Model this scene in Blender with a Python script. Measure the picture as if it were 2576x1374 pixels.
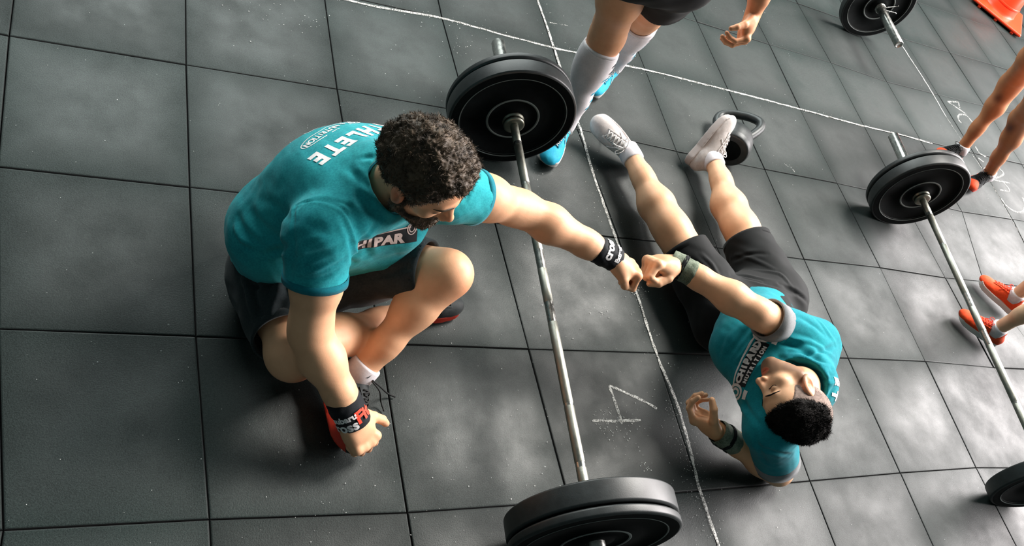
import bpy, bmesh, math, random, time
import numpy as np
from mathutils import Vector, Matrix, noise
from mathutils.bvhtree import BVHTree
T0 = time.time()
for o in list(bpy.data.objects): bpy.data.objects.remove(o)
S = bpy.context.scene
COL = S.collection
rng = np.random.default_rng(7); random.seed(7)
f32 = np.float32

# ------------------------------------------------------------------ camera, light, exposure
CR = np.array([[.8713092, -.2061180, .4453489], [.0765254, -.8393438, -.5381875], [.4847310, .5030082, -.7155547]])  # right, down, forward
CC = np.array([.11526, -2.16066, 2.05880])
FPX = 2151.83
cd = bpy.data.cameras.new('camera'); cam = bpy.data.objects.new('camera', cd); COL.objects.link(cam)
cd.sensor_width = 36; cd.lens = FPX / 2576 * 36; cd.clip_start = .05
m = Matrix(((CR[0][0], -CR[1][0], -CR[2][0], CC[0]), (CR[0][1], -CR[1][1], -CR[2][1], CC[1]), (CR[0][2], -CR[1][2], -CR[2][2], CC[2]), (0, 0, 0, 1)))
cam.matrix_world = m
S.camera = cam
S.view_settings.view_transform = 'Standard'; S.view_settings.look = 'None'; S.view_settings.gamma = 1
S.view_settings.exposure = 0.0
try: S.view_settings.use_curve_mapping = False
except Exception: pass
W = bpy.data.worlds.new('world'); S.world = W; W.use_nodes = True
W.node_tree.nodes['Background'].inputs[0].default_value = (.60, .80, .80, 1)
W.node_tree.nodes['Background'].inputs[1].default_value = .15
def area(name, loc, target, sx, sy, power, col):
    l = bpy.data.lights.new(name, 'AREA'); l.shape = 'RECTANGLE'; l.size = sx; l.size_y = sy; l.energy = power; l.color = col
    o = bpy.data.objects.new(name, l); COL.objects.link(o); o.location = loc
    o.rotation_euler = (Vector(target) - Vector(loc)).to_track_quat('-Z', 'Y').to_euler()
    return o
area('window_light', (12.0, -.6, 4.6), (2.0, -.6, 0), 7.5, 6, 3600, (1.0, .935, .925))
area('doorway_light', (.9, 7.4, 4.7), (1.2, -.5, 0), 7, 3.4, 840, (.93, 1.0, .975))
area('skylight', (5.3, 1.3, 5.4), (1.6, -.7, 0), 2.4, 2.4, 900, (1.0, .95, .89))  # unseen overhead fill, added to brighten the people and the floor sheen

def at(px, py, z=0.):
    "point of height z seen at this pixel of the photograph"
    d = CR.T @ np.array([(px - 1288) / FPX, (py - 687) / FPX, 1]); t = (z - CC[2]) / d[2]
    return CC + d * t
V3 = lambda *a: np.array(a, float)
def nrm(v): v = np.array(v, float); return v / (np.linalg.norm(v) + 1e-12)
def img(x, y, z): return nrm(CR.T @ V3(x, y, z))
def frame(fwd, up):
    f = nrm(fwd); u = np.array(up, float); u = nrm(u - f * (u @ f)); return f, u, np.cross(f, u)   # forward, up, right

# ------------------------------------------------------------------ materials
def lin(h):
    h = h.lstrip('#'); c = [int(h[i:i + 2], 16) / 255 for i in (0, 2, 4)]
    return tuple((x / 12.92 if x < .04045 else ((x + .055) / 1.055) ** 2.4) for x in c) + (1,)
class NT:
    def __init__(s, name):
        s.m = bpy.data.materials.new(name); s.m.use_nodes = True; s.t = s.m.node_tree; s.b = s.t.nodes['Principled BSDF']
    def n(s, ty, **kw):
        n = s.t.nodes.new(ty)
        for k, v in kw.items():
            if k in n.inputs.keys() if isinstance(k, str) else False: n.inputs[k].default_value = v
            else: setattr(n, k, v)
        return n
    def l(s, a, b): s.t.links.new(a, b)
    def noise(s, scale, detail=3, rough=.6, vec=None, obj=True):
        n = s.t.nodes.new('ShaderNodeTexNoise'); n.inputs['Scale'].default_value = scale; n.inputs['Detail'].default_value = detail; n.inputs['Roughness'].default_value = rough
        if vec is None:
            if not hasattr(s, 'tc'): s.tc = s.t.nodes.new('ShaderNodeTexCoord')
            vec = s.tc.outputs['Object']
        s.l(vec, n.inputs['Vector']); return n.outputs['Fac']
    def ramp(s, fac, stops):
        r = s.t.nodes.new('ShaderNodeValToRGB'); e = r.color_ramp.elements
        while len(e) > 1: e.remove(e[0])
        e[0].position = stops[0][0]; e[0].color = stops[0][1]
        for p, c in stops[1:]:
            x = e.new(p); x.color = c
        s.l(fac, r.inputs[0]); return r.outputs[0]
    def mix(s, fac, a, b, mode='MIX'):
        x = s.t.nodes.new('ShaderNodeMix'); x.data_type = 'RGBA'; x.blend_type = mode
        for i, v in ((0, fac), (6, a), (7, b)):
            if hasattr(v, 'links') or hasattr(v, 'is_linked'): s.l(v, x.inputs[i])
            else: x.inputs[i].default_value = v
        return x.outputs[2]
    def bump(s, h, strength=.3, dist=.001, nin=None):
        b = s.t.nodes.new('ShaderNodeBump'); b.inputs['Strength'].default_value = strength; b.inputs['Distance'].default_value = dist
        s.l(h, b.inputs['Height'])
        if nin is not None: s.l(nin, b.inputs['Normal'])
        s.l(b.outputs[0], s.b.inputs['Normal']); return b.outputs[0]
g4 = lambda v: (v, v, v, 1)
def simple(name, col, rough=.5, metal=0., spec=.5, bump=None, mott=0.):
    k = NT(name); k.b.inputs['Roughness'].default_value = rough; k.b.inputs['Metallic'].default_value = metal
    k.b.inputs['Specular IOR Level'].default_value = spec; c = lin(col) if isinstance(col, str) else col
    if mott:
        n = k.noise(30, 4); d = tuple(x * (1 - mott) for x in c[:3]) + (1,); u = tuple(min(1, x * (1 + mott)) for x in c[:3]) + (1,)
        k.l(k.ramp(n, [(.35, d), (.65, u)]), k.b.inputs['Base Color'])
    else: k.b.inputs['Base Color'].default_value = c
    if bump: k.bump(k.noise(bump[0], 3), bump[1], .001)
    return k.m
def mat_skin(name, base, rough=.5):
    k = NT(name); a = k.n('ShaderNodeVertexColor', layer_name='tint')
    n = k.noise(45, 4); v = k.mix(.22, lin(base), k.ramp(n, [(.3, tuple(x * f for x, f in zip(lin(base)[:3], (.80, .68, .62))) + (1,)), (.7, tuple(min(1, x * 1.12) for x in lin(base)[:3]) + (1,))]))
    k.l(k.mix(1., v, a.outputs[0], 'MULTIPLY'), k.b.inputs['Base Color'])
    k.b.inputs['Roughness'].default_value = rough; k.b.inputs['Subsurface Weight'].default_value = .12
    k.b.inputs['Subsurface Radius'].default_value = (.012, .005, .003); k.b.inputs['Subsurface Scale'].default_value = 1.; k.b.inputs['Specular IOR Level'].default_value = .4
    k.bump(k.noise(420, 3), .12, .0015)
    return k.m
def mat_cloth(name, dark, light, sc=9., fine=500, rough=.9, st=.25):
    k = NT(name); n = k.noise(sc, 5, .7); n2 = k.noise(fine * .4, 2)
    c = k.ramp(n, [(.3, lin(dark)), (.7, lin(light))]); c = k.mix(.35, c, k.ramp(n2, [(.35, lin(dark)), (.65, lin(light))]))
    k.l(c, k.b.inputs['Base Color']); k.b.inputs['Roughness'].default_value = rough; k.b.inputs['Specular IOR Level'].default_value = .2
    k.b.inputs['Sheen Weight'].default_value = .08
    k.bump(k.noise(fine, 2), st, .0008)
    return k.m
def mat_rubber_tile():
    k = NT('rubber_tile'); geo = k.n('ShaderNodeNewGeometry'); oi = k.n('ShaderNodeObjectInfo'); pos = geo.outputs['Position']
    big = k.noise(2.3, 3, .55, pos); mid = k.noise(7, 4, .6, pos); fine = k.noise(260, 2, .5, pos); gr = k.noise(700, 1, .5, pos)
    c = k.ramp(big, [(.32, lin('#051110')), (.68, lin('#101f1d'))])
    c = k.mix(.35, c, k.ramp(mid, [(.38, lin('#060f0f')), (.68, lin('#1e2a28'))]))
    c = k.mix(.30, c, k.ramp(fine, [(.36, lin('#040b0b')), (.66, lin('#303b39'))]))
    c = k.mix(.25, c, k.ramp(gr, [(.40, lin('#040b0b')), (.62, lin('#3a4543'))]))
    v = k.n('ShaderNodeMapRange'); k.l(oi.outputs['Random'], v.inputs[0]); v.inputs[3].default_value = .80; v.inputs[4].default_value = 1.18
    vc = k.t.nodes.new('ShaderNodeCombineColor')
    for i in range(3): k.l(v.outputs[0], vc.inputs[i])
    c = k.mix(1., c, vc.outputs[0], 'MULTIPLY')
    sp = k.noise(55, 2, .5, pos)
    c = k.mix(k.ramp(sp, [(.77, g4(0)), (.80, g4(.55))]), c, lin('#a9b0b0'))
    k.l(c, k.b.inputs['Base Color'])
    r = k.mix(.5, k.ramp(big, [(.3, g4(.66)), (.7, g4(.44))]), k.ramp(mid, [(.3, g4(.68)), (.7, g4(.42))]))
    k.l(r, k.b.inputs['Roughness']); k.b.inputs['Specular IOR Level'].default_value = .5; sv = k.mix(.5, k.ramp(big, [(.35, g4(.37)), (.65, g4(.56))]), k.ramp(mid, [(.35, g4(.35)), (.65, g4(.59))]))
    tg = k.n('ShaderNodeTexCoord'); sx = k.n('ShaderNodeSeparateXYZ'); k.l(tg.outputs['Generated'], sx.inputs[0]); ms = []
    for i in (0, 1):
        a = k.n('ShaderNodeMath', operation='SUBTRACT'); k.l(sx.outputs[i], a.inputs[0]); a.inputs[1].default_value = .5; b = k.n('ShaderNodeMath', operation='ABSOLUTE'); k.l(a.outputs[0], b.inputs[0]); ms.append(b.outputs[0])
    mx = k.n('ShaderNodeMath', operation='SMOOTH_MAX'); k.l(ms[0], mx.inputs[0]); k.l(ms[1], mx.inputs[1]); mx.inputs[2].default_value = .12
    ad = k.n('ShaderNodeMath', operation='MULTIPLY_ADD'); k.l(mid, ad.inputs[0]); ad.inputs[1].default_value = .22; k.l(mx.outputs[0], ad.inputs[2])
    k.l(k.mix(1., sv, k.ramp(ad.outputs[0], [(.36, g4(1.)), (.62, g4(.42))]), 'MULTIPLY'), k.b.inputs['Specular IOR Level'])
    b1 = k.bump(fine, .35, .0012); k.bump(gr, .3, .0008, b1)
    return k.m
def mat_metal(name, col, rough, knurl=False):
    k = NT(name); k.b.inputs['Metallic'].default_value = 1; k.b.inputs['Base Color'].default_value = lin(col)
    n = k.noise(60, 4); k.l(k.ramp(n, [(.3, g4(rough * .75)), (.7, g4(rough * 1.3))]), k.b.inputs['Roughness'])
    k.l(k.ramp(k.noise(18, 4), [(.3, tuple(x * .7 for x in lin(col)[:3]) + (1,)), (.7, lin(col))]), k.b.inputs['Base Color'])
    if knurl: k.bump(k.noise(1400, 1), .5, .0006)
    return k.m
def mat_chalk(name='chalk', lo=.36, hi=.66):
    k = NT(name); geo = k.n('ShaderNodeNewGeometry'); n = k.noise(230, 3, .6, geo.outputs['Position']); n2 = k.noise(35, 2, .6, geo.outputs['Position'])
    k.b.inputs['Base Color'].default_value = lin('#e3e3df'); k.b.inputs['Roughness'].default_value = 1; k.b.inputs['Specular IOR Level'].default_value = .1
    mm = k.n('ShaderNodeMath', operation='MULTIPLY_ADD'); k.l(n2, mm.inputs[0]); mm.inputs[1].default_value = .5; 
    ad = k.n('ShaderNodeMath', operation='ADD'); k.l(n, ad.inputs[0]); k.l(mm.outputs[0], ad.inputs[1]); mm.inputs[2].default_value = -.22
    k.l(k.ramp(ad.outputs[0], [(lo, g4(0)), (hi, g4(.78 if lo < .5 else .45))]), k.b.inputs['Alpha'])
    return k.m
MT = {}
MT['tile'] = mat_rubber_tile()
MT['sub'] = simple('subfloor', '#0c1011', .9)
MT['chalk'] = mat_chalk(); MT['chalk_thin'] = mat_chalk('chalk_faint', .51, .72)
MT['chalk_mid'] = mat_chalk('chalk_rubbed', .44, .80); MT['chip'] = simple('chalk_crumb', '#d4d6d4', 1)
MT['rubber'] = simple('bumper_rubber', (.020, .024, .025, 1), .46, 0, .6, (350, .15), .3)
MT['rubber_dull'] = simple('plate_face_rubber', (.0020, .0034, .0036, 1), .75, 0, .07, (250, .2), .3)
MT['worn'] = simple('worn_rubber_edge', '#5e6664', .5, 0, .5)  # highlight along the plates' ring edges, painted in as grey
MT['shaft'] = mat_metal('knurled_steel', '#a3a49b', .40, True); MT['chrome'] = mat_metal('smooth_steel', '#b9bab6', .28); MT['dullsteel'] = mat_metal('dull_steel', '#8b8c80', .42)
MT['iron'] = simple('black_coated_iron', (.028, .033, .034, 1), .42, .25, .5, (300, .3), .2)
MT['skin1'] = mat_skin('skin_fair_warm', '#e2ae88', .47); MT['skin2'] = mat_skin('skin_fair', '#e5b48e', .47); MT['skin3'] = mat_skin('skin_light', '#d8a27c'); MT['skin4'] = mat_skin('skin_tan', '#c08058'); MT['skin5'] = mat_skin('skin_pale', '#e0b796')
MT['teal'] = mat_cloth('teal_heather_jersey', '#037080', '#15929c', 9, 500)
MT['teal_worn'] = mat_cloth('faded_teal_jersey', '#08808c', '#2fb0b6', 7, 500); MT['teal_dark'] = mat_cloth('teal_jersey', '#056474', '#0b7f8c', 12, 500)
MT['greytrim'] = mat_cloth('grey_cuff_jersey', '#77797c', '#8f9193', 20, 500)
MT['short1'] = mat_cloth('charcoal_short_fleece', '#1a2124', '#31393b', 14, 450)
MT['short2'] = mat_cloth('black_short_cloth', '#05080a', '#0b0f11', 14, 450, .75)
MT['black'] = mat_cloth('black_fabric', '#07090b', '#12161a', 14, 450)
MT['white_ink'] = simple('white_print', '#e9e6e6', .7); MT['pink_ink'] = simple('offwhite_print', '#d2bfb8', .75); MT['dark_ink'] = simple('dark_print', '#0a1218', .8); MT['red_ink'] = simple('red_print', '#d83a1e', .7)
MT['hair1'] = simple('dark_brown_curls', (.070, .047, .029, 1), .6, 0, .35, None, .6); MT['hair2'] = simple('near_black_hair', (.010, .008, .007, 1), .7, 0, .2, None, .4)
MT['stubble'] = simple('cropped_hair', (.27, .20, .17, 1), .8, 0, .3, (900, .5), .3)
MT['whitesock'] = mat_cloth('white_sock', '#cfcbcf', '#e6e2e6', 14, 420); MT['greyshoe'] = mat_cloth('pale_grey_knit', '#b3adab', '#cdc7c4', 20, 380, .85, .5); MT['greysole'] = simple('pale_grey_foam', '#b5aeac', .6, 0, .4, (200, .2))
MT['lace_w'] = simple('white_lace', '#dcd9d6', .8); MT['lace_b'] = simple('black_lace', '#07090a', .8)
MT['blackshoe'] = mat_cloth('black_mesh_upper', '#131719', '#2a2f30', 22, 350, .6); MT['redsole'] = simple('red_sole', '#c23420', .55, 0, .4, (200, .3)); MT['orangeshoe'] = mat_cloth('orange_mesh_upper', '#e04218', '#f2582c', 20, 380, .7); MT['whitesole'] = simple('white_sole', '#cfcdca', .55); MT['lime'] = simple('lime_heel', '#cfe04c', .5)
MT['blueshoe'] = mat_cloth('sky_blue_mesh', '#0a94b8', '#28b6d6', 22, 350, .6); MT['bluepattern'] = simple('sky_blue_knit', '#22a9c8', .8)
MT['wrap1'] = mat_cloth('black_elastic_wrap', '#06090d', '#10151c', 20, 600, .7, .5); MT['wrap2'] = mat_cloth('olive_camo_wrap', '#3d4a38', '#8b9584', 34, 600, .8, .5)
MT['cone'] = simple('orange_plastic', '#f0431c', .38, 0, .5, (60, .05))
MT['lip'] = simple('lip', '#b5604e', .5)

# ------------------------------------------------------------------ objects
def link(o): COL.objects.link(o); return o
def thing(name, label, cat, loc=(0, 0, 0), group=None, kind=None):
    o = link(bpy.data.objects.new(name, None)); o.location = loc; o['label'] = label; o['category'] = cat; o.empty_display_size = .05
    if group: o['group'] = group
    if kind: o['kind'] = kind
    return o
def mesh_obj(name, V, F, mat, parent=None, smooth=True, tint=None, label=None, kind=None):
    me = bpy.data.meshes.new(name); V = np.asarray(V, float)
    if isinstance(F, np.ndarray):
        n, kx = F.shape; me.vertices.add(len(V)); me.vertices.foreach_set('co', V.astype(f32).ravel()); me.loops.add(n * kx); me.loops.foreach_set('vertex_index', F.astype(np.int32).ravel())
        me.polygons.add(n); me.polygons.foreach_set('loop_start', np.arange(0, n * kx, kx, dtype=np.int32))
        try: me.polygons.foreach_set('loop_total', np.full(n, kx, np.int32))
        except Exception: pass
        me.update(calc_edges=True); me.validate()
    else:
        me.from_pydata(V.tolist(), [], F); me.update()
    me.polygons.foreach_set('use_smooth', np.full(len(me.polygons), smooth))
    for x in (mat if isinstance(mat, (list, tuple)) else [mat]): me.materials.append(x)
    if tint is not None:
        a = me.color_attributes.new('tint', 'FLOAT_COLOR', 'POINT'); c = np.ones((len(V), 4), f32); c[:, :3] = tint; a.data.foreach_set('color', c.ravel())
    o = link(bpy.data.objects.new(name, me))
    if parent is not None:
        o.parent = parent
        p = parent; off = Vector((0, 0, 0))
        while p is not None: off += p.location if p.type == 'EMPTY' else Vector((0, 0, 0)); p = p.parent
        me.transform(Matrix.Translation(-off))
    if label: o['label'] = label
    if kind: o['kind'] = kind
    return o
def tag(o, label, cat=None, group=None, kind=None):
    o['label'] = label
    if cat: o['category'] = cat
    if group: o['group'] = group
    if kind: o['kind'] = kind
    return o
def set_origin(o):                      # move a top-level mesh's origin to its base centre
    me = o.data; n = len(me.vertices); a = np.empty(n * 3, f32); me.vertices.foreach_get('co', a); a = a.reshape(-1, 3)
    c = Vector(((a[:, 0].min() + a[:, 0].max()) / 2, (a[:, 1].min() + a[:, 1].max()) / 2, a[:, 2].min())); me.transform(Matrix.Translation(-c)); o.location = c
    return o

# tubes and lathes
def tube(pts, rad, n=8, caps=True, flat=None):
    P = [np.array(p, float) for p in pts]; V = []; F = []; up = None
    for i, p in enumerate(P):
        d = nrm(P[min(i + 1, len(P) - 1)] - P[max(i - 1, 0)])
        if up is None: up = nrm(np.cross(d, V3(.3, .2, 1))) if flat is None else nrm(flat)
        a = up - d * (up @ d); a = nrm(a); b = np.cross(d, a); up = a
        r = rad[i] if hasattr(rad, '__len__') else rad
        ra, rb = (r if isinstance(r, tuple) else (r, r))
        for j in range(n):
            t = 2 * math.pi * j / n; V.append(p + a * ra * math.cos(t) + b * rb * math.sin(t))
    for i in range(len(P) - 1):
        for j in range(n): F.append((i * n + j, i * n + (j + 1) % n, (i + 1) * n + (j + 1) % n, (i + 1) * n + j))
    if caps: F.append(tuple(range(n))[::-1]); F.append(tuple(range((len(P) - 1) * n, len(P) * n)))
    return V, F
def join(parts):
    V = []; F = []
    for v, f in parts:
        o = len(V); V += [tuple(x) for x in v]; F += [tuple(i + o for i in q) for q in f]
    return V, F
def smooth_path(pts, n=6):
    P = [np.array(p, float) for p in pts]; out = []
    for i in range(len(P) - 1):
        p0 = P[max(i - 1, 0)]; p1 = P[i]; p2 = P[i + 1]; p3 = P[min(i + 2, len(P) - 1)]
        for k in range(n):
            t = k / n; out.append(.5 * ((2 * p1) + (-p0 + p2) * t + (2 * p0 - 5 * p1 + 4 * p2 - p3) * t * t + (-p0 + 3 * p1 - 3 * p2 + p3) * t ** 3))
    out.append(P[-1]); return out
def lathe(c, ax, prof, n=96):           # prof: (distance along axis, radius)
    ax = nrm(ax); a = nrm(np.cross(ax, V3(0, 0, 1) if abs(ax[2]) < .9 else V3(1, 0, 0))); b = np.cross(ax, a); V = []; F = []
    for s, r in prof:
        for j in range(n):
            t = 2 * math.pi * j / n; V.append(np.array(c) + ax * s + r * (a * math.cos(t) + b * math.sin(t)))
    for i in range(len(prof) - 1):
        for j in range(n): F.append((i * n + j, (i + 1) * n + j, (i + 1) * n + (j + 1) % n, i * n + (j + 1) % n))
    return V, F

# ------------------------------------------------------------------ signed distance modelling
BIG = 1.
class Prim: pass
def _ax(P, a): return [P[i] - f32(a[i]) for i in range(3)]
def cone(a, b, ra, rb, k=.02, op='u', sq=None, cut0=None, cut1=None):
    a = np.array(a, float); b = np.array(b, float); ba = b - a; L2 = max(ba @ ba, 1e-9); p = Prim(); p.k = k; p.op = op
    mr = max(ra, rb); p.lo = np.minimum(a, b) - mr; p.hi = np.maximum(a, b) + mr
    d_ = ba / math.sqrt(L2)
    def f(P):
        q = _ax(P, a); t = (q[0] * f32(ba[0]) + q[1] * f32(ba[1]) + q[2] * f32(ba[2])) / f32(L2); t = np.clip(t, 0, 1)
        q = [q[i] - t * f32(ba[i]) for i in range(3)]; s = q[0] ** 2 + q[1] ** 2 + q[2] ** 2
        if sq is not None:
            n = nrm(sq[0]); qn = q[0] * f32(n[0]) + q[1] * f32(n[1]) + q[2] * f32(n[2]); s = s + qn * qn * f32(1 / sq[1] ** 2 - 1)
        r = (np.sqrt(s) - (f32(ra) + f32(rb - ra) * t))
        if sq is not None: r = r * f32((1 + sq[1]) / 2)
        if cut1 is not None:
            q = _ax(P, b); r = np.maximum(r, q[0] * f32(d_[0]) + q[1] * f32(d_[1]) + q[2] * f32(d_[2]) - f32(cut1))
        if cut0 is not None:
            q = _ax(P, a); r = np.maximum(r, -(q[0] * f32(d_[0]) + q[1] * f32(d_[1]) + q[2] * f32(d_[2])) - f32(cut0))
        return r
    p.f = f; return p
def ell(c, r, ax=None, k=.02, op='u'):
    c = np.array(c, float); r = np.array(r, float); p = Prim(); p.k = k; p.op = op
    A = np.eye(3) if ax is None else np.array(ax, float)
    e = np.sqrt((A.T ** 2) @ (r ** 2)); p.lo = c - e; p.hi = c + e
    def f(P):
        q = _ax(P, c); l = [q[0] * f32(A[i][0]) + q[1] * f32(A[i][1]) + q[2] * f32(A[i][2]) for i in range(3)]
        k0 = np.sqrt(sum((l[i] / f32(r[i])) ** 2 for i in range(3))); k1 = np.sqrt(sum((l[i] / f32(r[i] ** 2)) ** 2 for i in range(3)))
        return k0 * (k0 - 1) / (k1 + f32(1e-6))
    p.f = f; return p
def box(c, h, ax=None, rd=.005, k=.005, op='u'):
    c = np.array(c, float); h = np.array(h, float); p = Prim(); p.k = k; p.op = op; A = np.eye(3) if ax is None else np.array(ax, float)
    e = np.abs(A.T) @ h; p.lo = c - e; p.hi = c + e
    def f(P):
        q = _ax(P, c); l = [np.abs(q[0] * f32(A[i][0]) + q[1] * f32(A[i][1]) + q[2] * f32(A[i][2])) - f32(h[i] - rd) for i in range(3)]
        return np.sqrt(sum(np.maximum(x, 0) ** 2 for x in l)) + np.minimum(np.maximum(np.maximum(l[0], l[1]), l[2]), 0) - f32(rd)
    p.f = f; return p
def func(fn, lo, hi, k=.01, op='i'):
    p = Prim(); p.f = fn; p.lo = np.array(lo, float); p.hi = np.array(hi, float); p.k = k; p.op = op; return p
def chain(pts, rad, k=.02, sq=None):
    return [cone(pts[i], pts[i + 1], rad[i], rad[i + 1], k, 'u', sq) for i in range(len(pts) - 1)]
def field(prims, lo, hi, h):
    n = np.ceil((hi - lo) / h).astype(int) + 1
    ax = [(lo[i] + np.arange(n[i]) * h).astype(f32) for i in range(3)]
    v = np.full(tuple(n), BIG, f32)
    for p in prims:
        mg = p.k + 2.5 * h
        i0 = np.clip(np.floor((p.lo - mg - lo) / h).astype(int), 0, n); i1 = np.clip(np.ceil((p.hi + mg - lo) / h).astype(int) + 1, 0, n)
        if p.op == 'i': i0 = np.zeros(3, int); i1 = n
        if (i1 - i0).min() <= 0: continue
        sl = tuple(slice(a, b) for a, b in zip(i0, i1))
        P = (ax[0][sl[0]][:, None, None], ax[1][sl[1]][None, :, None], ax[2][sl[2]][None, None, :])
        d = p.f(P).astype(f32); a = v[sl]; k = f32(max(p.k, 1e-5))
        if p.op == 'u': hh = np.maximum(k - np.abs(a - d), 0) / k; v[sl] = np.minimum(a, d) - hh * hh * k * f32(.25)
        else:
            if p.op == 's': d = -d
            hh = np.maximum(k - np.abs(a - d), 0) / k; v[sl] = np.maximum(a, d) + hh * hh * k * f32(.25)
    return v
CO = [(0, 0, 0), (1, 0, 0), (0, 1, 0), (1, 1, 0), (0, 0, 1), (1, 0, 1), (0, 1, 1), (1, 1, 1)]
ED = [(0, 1), (2, 3), (4, 5), (6, 7), (0, 2), (1, 3), (4, 6), (5, 7), (0, 4), (1, 5), (2, 6), (3, 7)]
def nets(v, lo, h):
    ins = v < 0; c = np.zeros(tuple(s - 1 for s in v.shape), np.uint8)
    for a in CO: c += ins[a[0]:v.shape[0] - 1 + a[0], a[1]:v.shape[1] - 1 + a[1], a[2]:v.shape[2] - 1 + a[2]]
    I, J, K = np.nonzero((c > 0) & (c < 8)); n = len(I)
    idx = np.full(c.shape, -1, np.int32); idx[I, J, K] = np.arange(n)
    cv = np.stack([v[I + a[0], J + a[1], K + a[2]] for a in CO], 1)
    acc = np.zeros((n, 3)); cnt = np.zeros(n)
    for a, b in ED:
        va = cv[:, a]; vb = cv[:, b]; mk = (va < 0) != (vb < 0); t = np.where(mk, va / np.where(mk, va - vb, 1), 0)
        pa = np.array(CO[a], float); pb = np.array(CO[b], float); acc += np.where(mk[:, None], pa + t[:, None] * (pb - pa), 0); cnt += mk
    V = (np.stack([I, J, K], 1) + acc / cnt[:, None]) * h + lo
    Q = []
    for axis in range(3):
        a0 = [slice(0, s) for s in v.shape]; a1 = [slice(0, s) for s in v.shape]; a0[axis] = slice(0, v.shape[axis] - 1); a1[axis] = slice(1, v.shape[axis])
        A = ins[tuple(a0)]; B = ins[tuple(a1)]; E = np.stack(np.nonzero(A != B), 1)
        o1, o2 = [x for x in range(3) if x != axis]
        ok = (E[:, o1] > 0) & (E[:, o2] > 0) & (E[:, o1] < v.shape[o1] - 1) & (E[:, o2] < v.shape[o2] - 1); E = E[ok]
        def g(d1, d2):
            X = E.copy(); X[:, o1] -= d1; X[:, o2] -= d2; return idx[X[:, 0], X[:, 1], X[:, 2]]
        q = np.stack([g(1, 1), g(0, 1), g(0, 0), g(1, 0)], 1); fl = A[E[:, 0], E[:, 1], E[:, 2]]
        if axis == 1: fl = ~fl
        q[~fl] = q[~fl][:, ::-1]; Q.append(q)
    return V, np.concatenate(Q)
def bounds(prims, mg=.02):
    pr = [p for p in prims if p.op == 'u']; return np.min([p.lo for p in pr], 0) - mg, np.max([p.hi for p in pr], 0) + mg
def solid(prims, h, fine=(), mg=.02):
    "fine: list of (lo, hi, h) boxes meshed more finely from the same field"
    lo, hi = bounds(prims, mg)
    Vs = []; Fs = []; off = 0
    V, F = nets(field(prims, lo, hi, h), lo, h)
    if len(fine):
        keep = np.ones(len(F), bool); fc = V[F].mean(1)
        for a, b, hh in fine: keep &= ~np.all((fc > np.array(a) + h * 1.2) & (fc < np.array(b) - h * 1.2), 1)
        F = F[keep]
    Vs.append(V); Fs.append(F); off = len(V)
    for a, b, hh in fine:
        v, f = nets(field(prims, np.array(a, float), np.array(b, float), hh), np.array(a, float), hh); Vs.append(v); Fs.append(f + off); off += len(v)
    V = np.concatenate(Vs); F = np.concatenate(Fs)
    used = np.zeros(len(V), bool); used[F.ravel()] = 1; mp = np.cumsum(used) - 1
    return V[used], mp[F]
def normals(V, F):
    n = np.cross(V[F[:, 2]] - V[F[:, 0]], V[F[:, 3]] - V[F[:, 1]]); N = np.zeros_like(V)
    for i in range(4): np.add.at(N, F[:, i], n)
    return N / (np.linalg.norm(N, axis=1)[:, None] + 1e-12)
def vnoise(P, sc, seed=0):
    r = np.random.default_rng(seed); s = np.zeros(len(P)); P = np.asarray(P) * sc
    for _ in range(7):
        d = r.normal(size=3); d /= np.linalg.norm(d); w = r.uniform(.6, 1.6); s += np.sin(P @ d * w * 6.28 + r.uniform(0, 6.28) + 1.3 * np.sin(P @ np.roll(d, 1) * w * 4.1 + r.uniform(0, 6)))
    return s / 7 ** .5
def segd(P, a, b):
    a = np.array(a, float); b = np.array(b, float); t = np.clip((P - a) @ (b - a) / ((b - a) @ (b - a)), 0, 1); return np.linalg.norm(P - a - t[:, None] * (b - a), axis=1), t
def folds(V, F, lines, amp=1.):
    "cloth creases: (a, b, width, depth)"
    N = normals(V, F); D = np.zeros(len(V))
    for a, b, w, dp in lines:
        d, t = segd(V, a, b); D += dp * np.exp(-(d / w) ** 2) * np.sin(np.pi * np.clip(t, .06, .94)) ** .5
    return V + N * (D * amp)[:, None]
def pixel_hit(bw, x, y):
    d = CR.T @ np.array([(x - 1288) / FPX, (y - 687) / FPX, 1]); h, n, i, dd = bw.ray_cast(Vector(CC), Vector(nrm(d))); return (None, None) if h is None else (np.array(h), np.array(n))
def creases(V, F, lines):
    "cloth creases given as pixel polylines, laid on the cloth they fall on: (points, width, depth)"
    bv = BVHTree.FromPolygons([tuple(x) for x in V.tolist()], F.tolist()); L = []
    for pts, w, dp in lines:
        Q = smooth_path([V3(x, y, 0) for x, y in pts], 3) if len(pts) > 2 else [V3(*pts[0], 0) * (1 - t) + V3(*pts[1], 0) * t for t in (0, .5, 1)]
        H = [pixel_hit(bv, q[0], q[1])[0] for q in Q]; L.append(([h for h in H if h is not None], w, dp))
    N = normals(V, F); D = np.zeros(len(V))
    for H, w, dp in L:
        if len(H) < 2: continue
        best = np.full(len(V), 9.); n = len(H) - 1; tt = np.zeros(len(V))
        for i in range(n):
            d, t = segd(V, H[i], H[i + 1]); m_ = d < best; best = np.where(m_, d, best); tt = np.where(m_, (i + t) / n, tt)
        D += dp * (np.exp(-(best / w) ** 2) - .35 * np.exp(-((best - 1.7 * w) / w) ** 2)) * np.sin(np.pi * np.clip(tt, .04, .96)) ** .6
    return V + N * D[:, None]
def puff(V, F, terms):
    N = normals(V, F); D = sum(a * vnoise(V, s, i) for i, (s, a) in enumerate(terms)); return V + N * D[:, None]
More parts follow.
